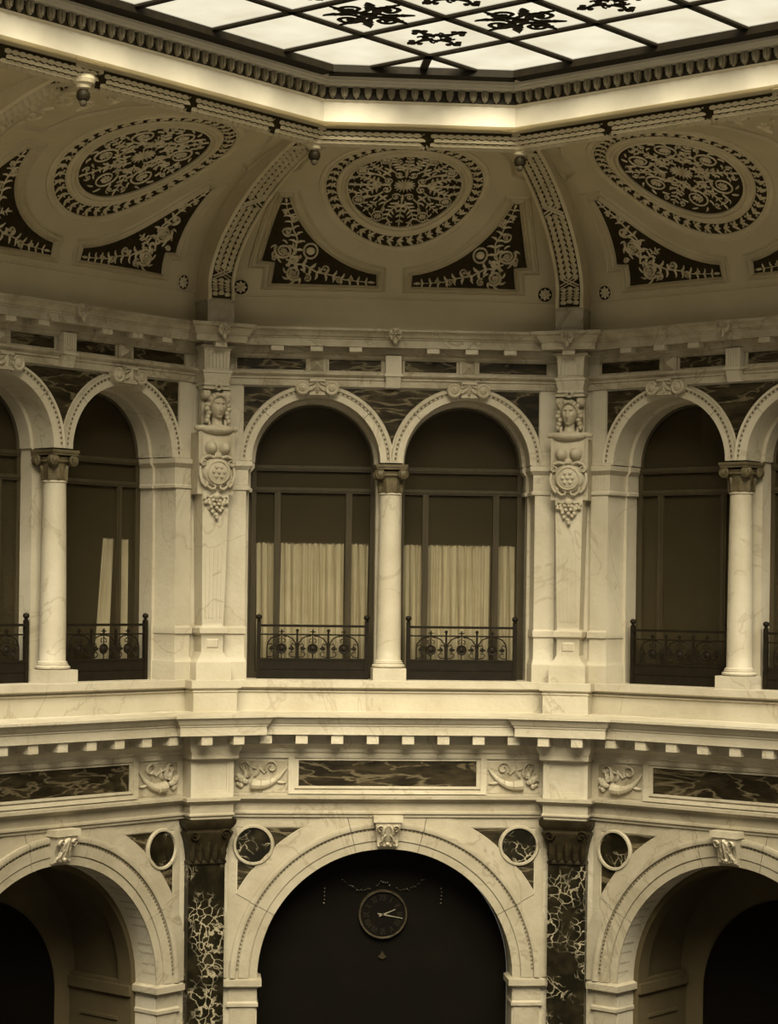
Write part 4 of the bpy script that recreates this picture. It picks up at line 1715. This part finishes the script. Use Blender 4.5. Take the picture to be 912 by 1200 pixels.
def herm_head():
    m = MB()

    def g(x, y, cx, cy, sx_, sy_):
        return math.exp(-((x - cx) / sx_) ** 2 - ((y - cy) / sy_) ** 2)

    def face(x, p, z):
        # oval narrowing towards the chin
        k = 1 - .26 * max(0, -z / .2) ** 1.5
        x *= k
        if p > 0:
            d = 0
            ax = abs(x)
            d += .052 * math.exp(-(x / .020) ** 2) * max(0, min(1, (.045 - z) / .10)) * (1 if z > -.062 else math.exp(-((z + .062) / .013) ** 2))   # nose
            d -= .042 * g(ax, z, .047, .036, .026, .020)      # eye sockets
            d += .020 * g(ax, z, .046, .033, .015, .010)      # eyeballs
            d += .020 * g(ax, z, .045, .066, .035, .012)      # brows
            d += .010 * g(ax, z, .062, -.035, .030, .035)     # cheeks
            d += .026 * g(x, z, 0, -.088, .028, .010)         # upper lip
            d += .026 * g(x, z, 0, -.114, .024, .011)         # lower lip
            d -= .018 * g(x, z, 0, -.101, .034, .005)
            d -= .008 * g(x, z, 0, -.135, .03, .010)
            d += .024 * g(x, z, 0, -.165, .035, .028)         # chin
            p += d
        return (x, p, z)
    m.ball((0, .03, 0), (.130, .150, .205), 90, 70, face)
    # neck
    m.lathe([(.085, -.12), (.08, -.20), (.09, -.26), (.13, -.31), (.16, -.36)], 0, .0, 18)
    m.ball((0, .02, -.35), (.27, .13, .085), 24, 14)
    return m


def herm_hair():
    m = MB()
    # cap behind a centre parting, waves and ringlets
    m.ball((0, -.02, .05), (.158, .15, .185), 20, 14)
    for sx in (-1, 1):
        for k in range(5):
            t = k / 4
            pts = [(sx * (.01 + .02 * k), .14 - .02 * k, .185 - .012 * k), (sx * (.07 + .015 * k), .14 - .03 * k, .175 - .03 * k), (sx * (.12 + .014 * k), .10 - .03 * k, .11 - .035 * k), (sx * (.145 + .008 * k), .05 - .02 * k, .03 - .03 * k)]
            m.tube(pts, [.02, .032, .034, .024], 7)
        for k in range(5):
            z = .03 - .062 * k
            m.ball((sx * (.168 + .018 * sin(k * 2.1)), .03, z), (.056 - .004 * k, .06, .046), 10, 8)
        m.tube([(sx * .15, .0, -.20), (sx * .14, .02, -.26), (sx * .12, .05, -.31)], [.035, .028, .015], 7)
        for k in range(3):
            m.ball((sx * (.05 + .045 * k), .15 - .03 * k, .185 - .03 * k), (.044, .04, .04), 10, 8)
    m.ball((0, .15, .19), (.035, .03, .03), 8, 6)
    return m


def herm_scroll_rolls():
    m = MB()
    for sx in (-1, 1):
        m.tube([(sx * .10, -.06, .20), (sx * .12, -.06, .20), (sx * .225, -.06, .20), (sx * .235, -.06, .20)], [.06, .085, .085, .07], 14)
        m.tube([(sx * .235, -.06, .20), (sx * .245, -.06, .20)], [.035, .03], 10)
    m.box(-.24, .24, -.18, .02, .285, .33)
    m.box(-.22, .22, -.2, -.09, -.35, .29)
    # suspension ring
    n = 14
    m.tube([(.045 * cos(2 * PI * i / n), .06, .315 + .045 * sin(2 * PI * i / n)) for i in range(n + 1)], .017, 6)
    return m


def herm_torso():
    m = MB()
    m.box(-.305, .305, -.34, .0, 2.93, 3.90)
    # square plaque with raised rim and rounded chest
    m.prism([(-.30, 3.52), (.30, 3.52), (.305, 3.90), (.24, 3.95), (-.24, 3.95), (-.305, 3.90)], 0, .03)

    def chest(u, v):
        x = (u - .5) * .50
        z = 3.47 + .46 * v
        d = .03 + .06 * (max(0, 1 - (x / .27) ** 2) ** .5) * sin(PI * min(1, v * 1.0 + .05)) ** .5
        for sx in (-1, 1):
            r2 = ((x - sx * .118) / .092) ** 2 + ((z - 3.66) / .098) ** 2
            d += .105 * max(0, 1 - r2 * .85) ** .7
        return (x, d, z)
    m.grid(chest, 44, 36)
    # shoulders draped
    for sx in (-1, 1):
        m.tube([(0, .04, 3.90), (sx * .12, .07, 3.955), (sx * .22, .06, 3.975), (sx * .31, .02, 3.965), (sx * .345, -.03, 3.96)], [.015, .03, .04, .045, .03], 9)
        m.ball((sx * .335, .0, 3.965), (.04, .05, .045), 9, 7)
    return m


def herm_cartouche():
    m = MB()
    F = lambda u, v, h: (u, h + .03, v)

    def sh(u, v):
        a = 2 * PI * u
        r = v
        x = .245 * r * cos(a)
        z = 3.27 + .25 * r * sin(a)
        if sin(a) < 0:
            x *= 1 - .25 * (sin(a) * r) ** 2
        return (x, .03 + .10 * math.sqrt(max(0, 1 - r * r)) + .015, z)
    m.grid(sh, 36, 10)
    po = [(-.30, 3.52), (-.305, 3.30), (-.29, 3.15), (-.22, 3.04), (-.10, 2.99), (0, 3.0), (.10, 2.99), (.22, 3.04), (.29, 3.15), (.305, 3.30), (.30, 3.52)]
    m.prism(po, 0, .035)
    for sx in (-1, 1):
        m.tube([(sx * .05, .08, 3.50), (sx * .15, .09, 3.53), (sx * .24, .09, 3.50), (sx * .285, .08, 3.42), (sx * .25, .08, 3.38), (sx * .225, .08, 3.42)], .028, 7)
        m.tube([(sx * .28, .06, 3.36), (sx * .295, .07, 3.25), (sx * .26, .08, 3.12), (sx * .20, .08, 3.05), (sx * .165, .08, 3.09), (sx * .19, .08, 3.13)], [.02, .026, .028, .026, .022, .015], 7)
        m.tube([(sx * .17, .08, 3.06), (sx * .11, .09, 3.01), (sx * .05, .09, 3.02), (sx * .04, .09, 3.07), (sx * .075, .09, 3.08)], .022, 7)
    m.tube([(.175 * cos(2 * PI * i / 28), .125, 3.27 + .175 * sin(2 * PI * i / 28)) for i in range(29)], .013, 6)
    for k in range(6):
        a = 2 * PI * k / 6
        m.ball((.085 * cos(a), .145, 3.28 + .085 * sin(a)), (.03, .02, .03), 8, 6)
    m.ball((0, .15, 3.28), (.035, .025, .035), 8, 6)
    for sx in (-1, 1):
        for zc in (3.42, 3.10):
            m.tube([(sx * (.225 + .035 * cos(t)), .09, zc + .04 * sin(t)) for t in [i * .5 for i in range(11)]], .012, 6)
    m.ball((0, .07, 3.55), (.07, .05, .05), 10, 8)
    for k in range(3):
        m.ball(((k - 1) * .045, .10, 3.52), .026, 8, 6)
    return m


def herm_grapes():
    m = MB()
    rnd = random.Random(5)
    F = lambda u, v, h: (u, h + .02, v)
    m.ball((0, .05, 2.90), (.07, .06, .06), 10, 8)
    for sx in (-1, 1):
        m.tube([(sx * .03, .04, 2.93), (sx * .10, .05, 2.88), (sx * .17, .05, 2.90), (sx * .20, .05, 2.86), (sx * .17, .05, 2.82), (sx * .145, .05, 2.85)], [.02, .024, .026, .026, .022, .015], 7)
        m.leaf(F, sx * .05, 2.86, -PI / 2 + sx * .6, .20, .06, .05, -sx * .6, 4)
        m.ball((sx * .18, .05, 2.80), .035, 8, 6)
        m.ball((sx * .12, .06, 2.79), .04, 8, 6)
    for row in range(6):
        z = 2.83 - .055 * row
        w = .13 * (1 - row / 6.5)
        n = max(1, 5 - row)
        for i in range(n):
            x = 0 if n == 1 else -w + 2 * w * i / (n - 1)
            m.ball((x + rnd.uniform(-.008, .008), .055, z + rnd.uniform(-.01, .01)), .034, 8, 6)
    return m


def herm_capital():
    m = MB().boxprof(.205, .0, [(.0, 4.64), (.015, 4.655), (.015, 4.68), (.0, 4.69), (.005, 4.74), (.025, 4.80), (.03, 4.84), (.045, 4.85), (.045, 4.885), (.005, 4.90), (.0, 4.91), (.015, 5.20), (.03, 5.215), (.03, 5.25)], -.35)
    for i in range(7):
        x = -.175 + i * .0583
        m.box(x - .016, x + .016, .0, .022, 4.93, 5.18)
    return m


def build_herm(fr):
    o = empty('herm_pilaster')
    place(o, fr, 0, .46, ZF)
    tag(o, 'carved marble herm pilaster with woman bust, shield and grape drop above tapering shaft', 'herm pilaster', 'herm pilasters at the corner piers')
    a = lambda nm, fn, mt, key, par=o, **kw: add(nm, fn, mt, par, key=key, **kw)
    sh = a('shaft', herm_shaft, 'marble', 'hsh')
    a('flutes', herm_flutes, 'marble', 'hfl', sh)
    a('pedestal_panel', lambda: MB().frustum(-.105, .105, .50, .65, -.05, -.035, .02), 'marble', 'hpp', sh)
    a('torso', herm_torso, 'carved', 'hto')
    a('shield', herm_cartouche, 'carved', 'hca')
    a('grape_drop', herm_grapes, 'carved', 'hgr')
    hd = a('head', herm_head, 'carved', 'hhe', smooth=60)
    hd.location = (0, -.02, 4.30)
    a('hair', herm_hair, 'carved', 'hha', hd, smooth=60)
    a('scroll_rolls', herm_scroll_rolls, 'carved', 'hsr', hd)
    a('capital', herm_capital, 'marble', 'hcp')


build_herm('PL')
build_herm('PR')


# ------------------------------------------------------------------ black marble pilasters of the ground floor
def lo_capital():
    m = MB().boxprof(.30, .32, [(.0, 6.72), (.02, 6.74), (.02, 6.77), (.0, 6.79), (.02, 6.95), (.06, 7.12), (.10, 7.22), (.10, 7.24), (.07, 7.26), (.07, 7.28), (.13, 7.36), (.14, 7.44)], .10)
    F = lambda u, v, h: (u, .35 + .10 * max(0, (v - .1)) + h, 6.78 + v)
    for k in range(5):
        m.leaf(F, (k - 2) * .13, 0, PI / 2, .30, .06, .05, 0, 4)
    for sx in (-1, 1):
        m.spiral(F, sx * .26, .42, .09, 0, 1.5, .022, .07, sx)
    return m


def build_pilaster(fr):
    o = empty('marble_pilaster')
    place(o, fr, 0, 0, 0)
    tag(o, 'tall black marble pilaster with white veins and dark capital beside the clock arch', 'pilaster', 'black marble pilasters flanking the clock arch')
    a = lambda nm, fn, mt, key, par=o, **kw: add(nm, fn, mt, par, key=key, **kw)
    a('shaft', lambda: MB().boxprof(.31, .30, [(.06, 0), (.06, .4), (.02, .5), (0, .55), (0, 6.72)], .10), 'blackpilaster', 'psh')
    a('capital', lo_capital, 'bronze', 'pcp')


build_pilaster('PL')
build_pilaster('PR')


# ------------------------------------------------------------------ wall clock
def strokes(txt, h):
    """roman numeral as strokes, centred"""
    wd = {'I': .018, 'V': .05, 'X': .05}
    tot = sum(wd[c] + .008 for c in txt)
    x = -tot / 2
    segs = []
    for c in txt:
        w = wd[c]
        if c == 'I':
            segs.append(((x + w / 2, -h / 2), (x + w / 2, h / 2)))
        elif c == 'V':
            segs += [((x, h / 2), (x + w / 2, -h / 2)), ((x + w, h / 2), (x + w / 2, -h / 2))]
        else:
            segs += [((x, h / 2), (x + w, -h / 2)), ((x + w, h / 2), (x, -h / 2))]
        x += w + .008
    return segs


def seg_prism(m, a, b, w, p0, p1):
    dx, dz = b[0] - a[0], b[1] - a[1]
    l = math.hypot(dx, dz)
    nx, nz = -dz / l * w, dx / l * w
    m.prism([(a[0] + nx, a[1] + nz), (a[0] - nx, a[1] - nz), (b[0] - nx, b[1] - nz), (b[0] + nx, b[1] + nz)], p0, p1)


clock = empty('wall_clock')
place(clock, 'C', 0.0, -.62, 5.80)
tag(clock, 'round dark wall clock with pale hands and roman numerals on the dark arch screen', 'clock')
add('dial', MB().arc([(.001, 0), (.37, 0), (.37, .05), (.001, .05)], 0, 0, 0, 2 * PI, 40), 'screen', clock)
add('bezel', MB().arc([(.365, 0), (.365, .07), (.375, .085), (.39, .085), (.405, .06), (.405, 0)], 0, 0, 0, 2 * PI, 48), 'dim_brass', clock)
NUM = ['XII', 'I', 'II', 'III', 'IIII', 'V', 'VI', 'VII', 'VIII', 'IX', 'X', 'XI']
for i, t in enumerate(NUM):
    a = -2 * PI * i / 12
    nm = MB()
    for (x0, z0), (x1, z1) in strokes(t, .10):
        R = lambda x, z: (x * cos(a) - (z + .275) * sin(a), x * sin(a) + (z + .275) * cos(a))
        seg_prism(nm, R(x0, z0), R(x1, z1), .0055, .05, .056)
    add('numeral', nm, 'numeral', clock)


def hand(ang, l, w, tail):
    m = MB()
    d = (sin(ang), cos(ang))
    n = (d[1], -d[0])
    P = lambda t, o: (d[0] * t + n[0] * o, d[1] * t + n[1] * o)
    m.prism([P(-tail, w * .9), P(0, w), P(l, w * .45), P(l, -w * .45), P(0, -w), P(-tail, -w * .9)], .06, .068)
    return m


add('hour_hand', hand(math.radians(67.5), .22, .011, .07), 'hand', clock)
add('minute_hand', hand(math.radians(101), .33, .010, .09), 'hand', clock)
add('hub', MB().arc([(.001, .05), (.02, .05), (.02, .08), (.001, .082)], 0, 0, 0, 2 * PI, 14), 'dim_brass', clock)
gar = MB()
rnd = random.Random(11)
for sx in (-1, 1):
    for i in range(14):
        t = i / 13
        x = sx * (.22 + .45 * t)
        z = .42 - .03 * sin(PI * t) * 2 + .16 * t ** 1.5
        gar.ball((x, .04, z + .03 * (rnd.random() - .5)), .006 + .011 * rnd.random(), 6, 5)
    for i in range(5):
        gar.ball((sx * (.95 + .02 * rnd.random()), .03, .42 - .06 * i), .014 + .008 * rnd.random(), 6, 5)
for i in range(7):
    t = (i - 3) / 3
    gar.ball((t * .10, .05, .47 + .045 * (1 - t * t) + .03 * rnd.random()), .008 + .010 * rnd.random(), 6, 5)
add('garland', gar, 'dim_brass', clock, stuff=True)
add('pendant', MB().prism([(-.07, -.70), (0, -.74), (.07, -.70), (.03, -.655), (0, -.60), (-.03, -.655)], 0, .03), 'bronze', clock)


# ------------------------------------------------------------------ small lamps at the heads of the ribs
def build_lamp(fr, s, p, z, label, group=None):
    o = empty('ceiling_lamp')
    place(o, fr, s, p, z)
    tag(o, label, 'lamp', group)
    add('rosette_mount', lambda: MB().lathe([(.001, .20), (.14, .20), (.16, .15), (.14, .10), (.10, .08), (.09, .04), (.06, .02), (.001, .02)], 0, 0, 18), 'relief', o, key='lmount')
    add('socket', lambda: MB().lathe([(.001, .03), (.05, .03), (.085, -.02), (.09, -.07), (.07, -.11), (.001, -.11)], 0, 0, 14), 'bronze', o, key='lsock')
    add('bulb', lambda: MB().ball((0, .0, -.135), (.05, .05, .06), 12, 9), 'bulb', o, key='lbulb')


for fr in ('PL', 'PR'):
    build_lamp(fr, 0, 3.95, 17.36, 'small bulb lamp in a carved mount at the head of a clock bay rib', 'lamps at the heads of the two ribs around the middle vault')
build_lamp('L', -U, 3.75, 17.36, 'small bulb lamp at the head of the straight rib beside a scroll-carved corner panel')
print('objects', len(bpy.data.objects), 'tris', sum(len(o.data.polygons) for o in bpy.data.objects if o.type == 'MESH'))
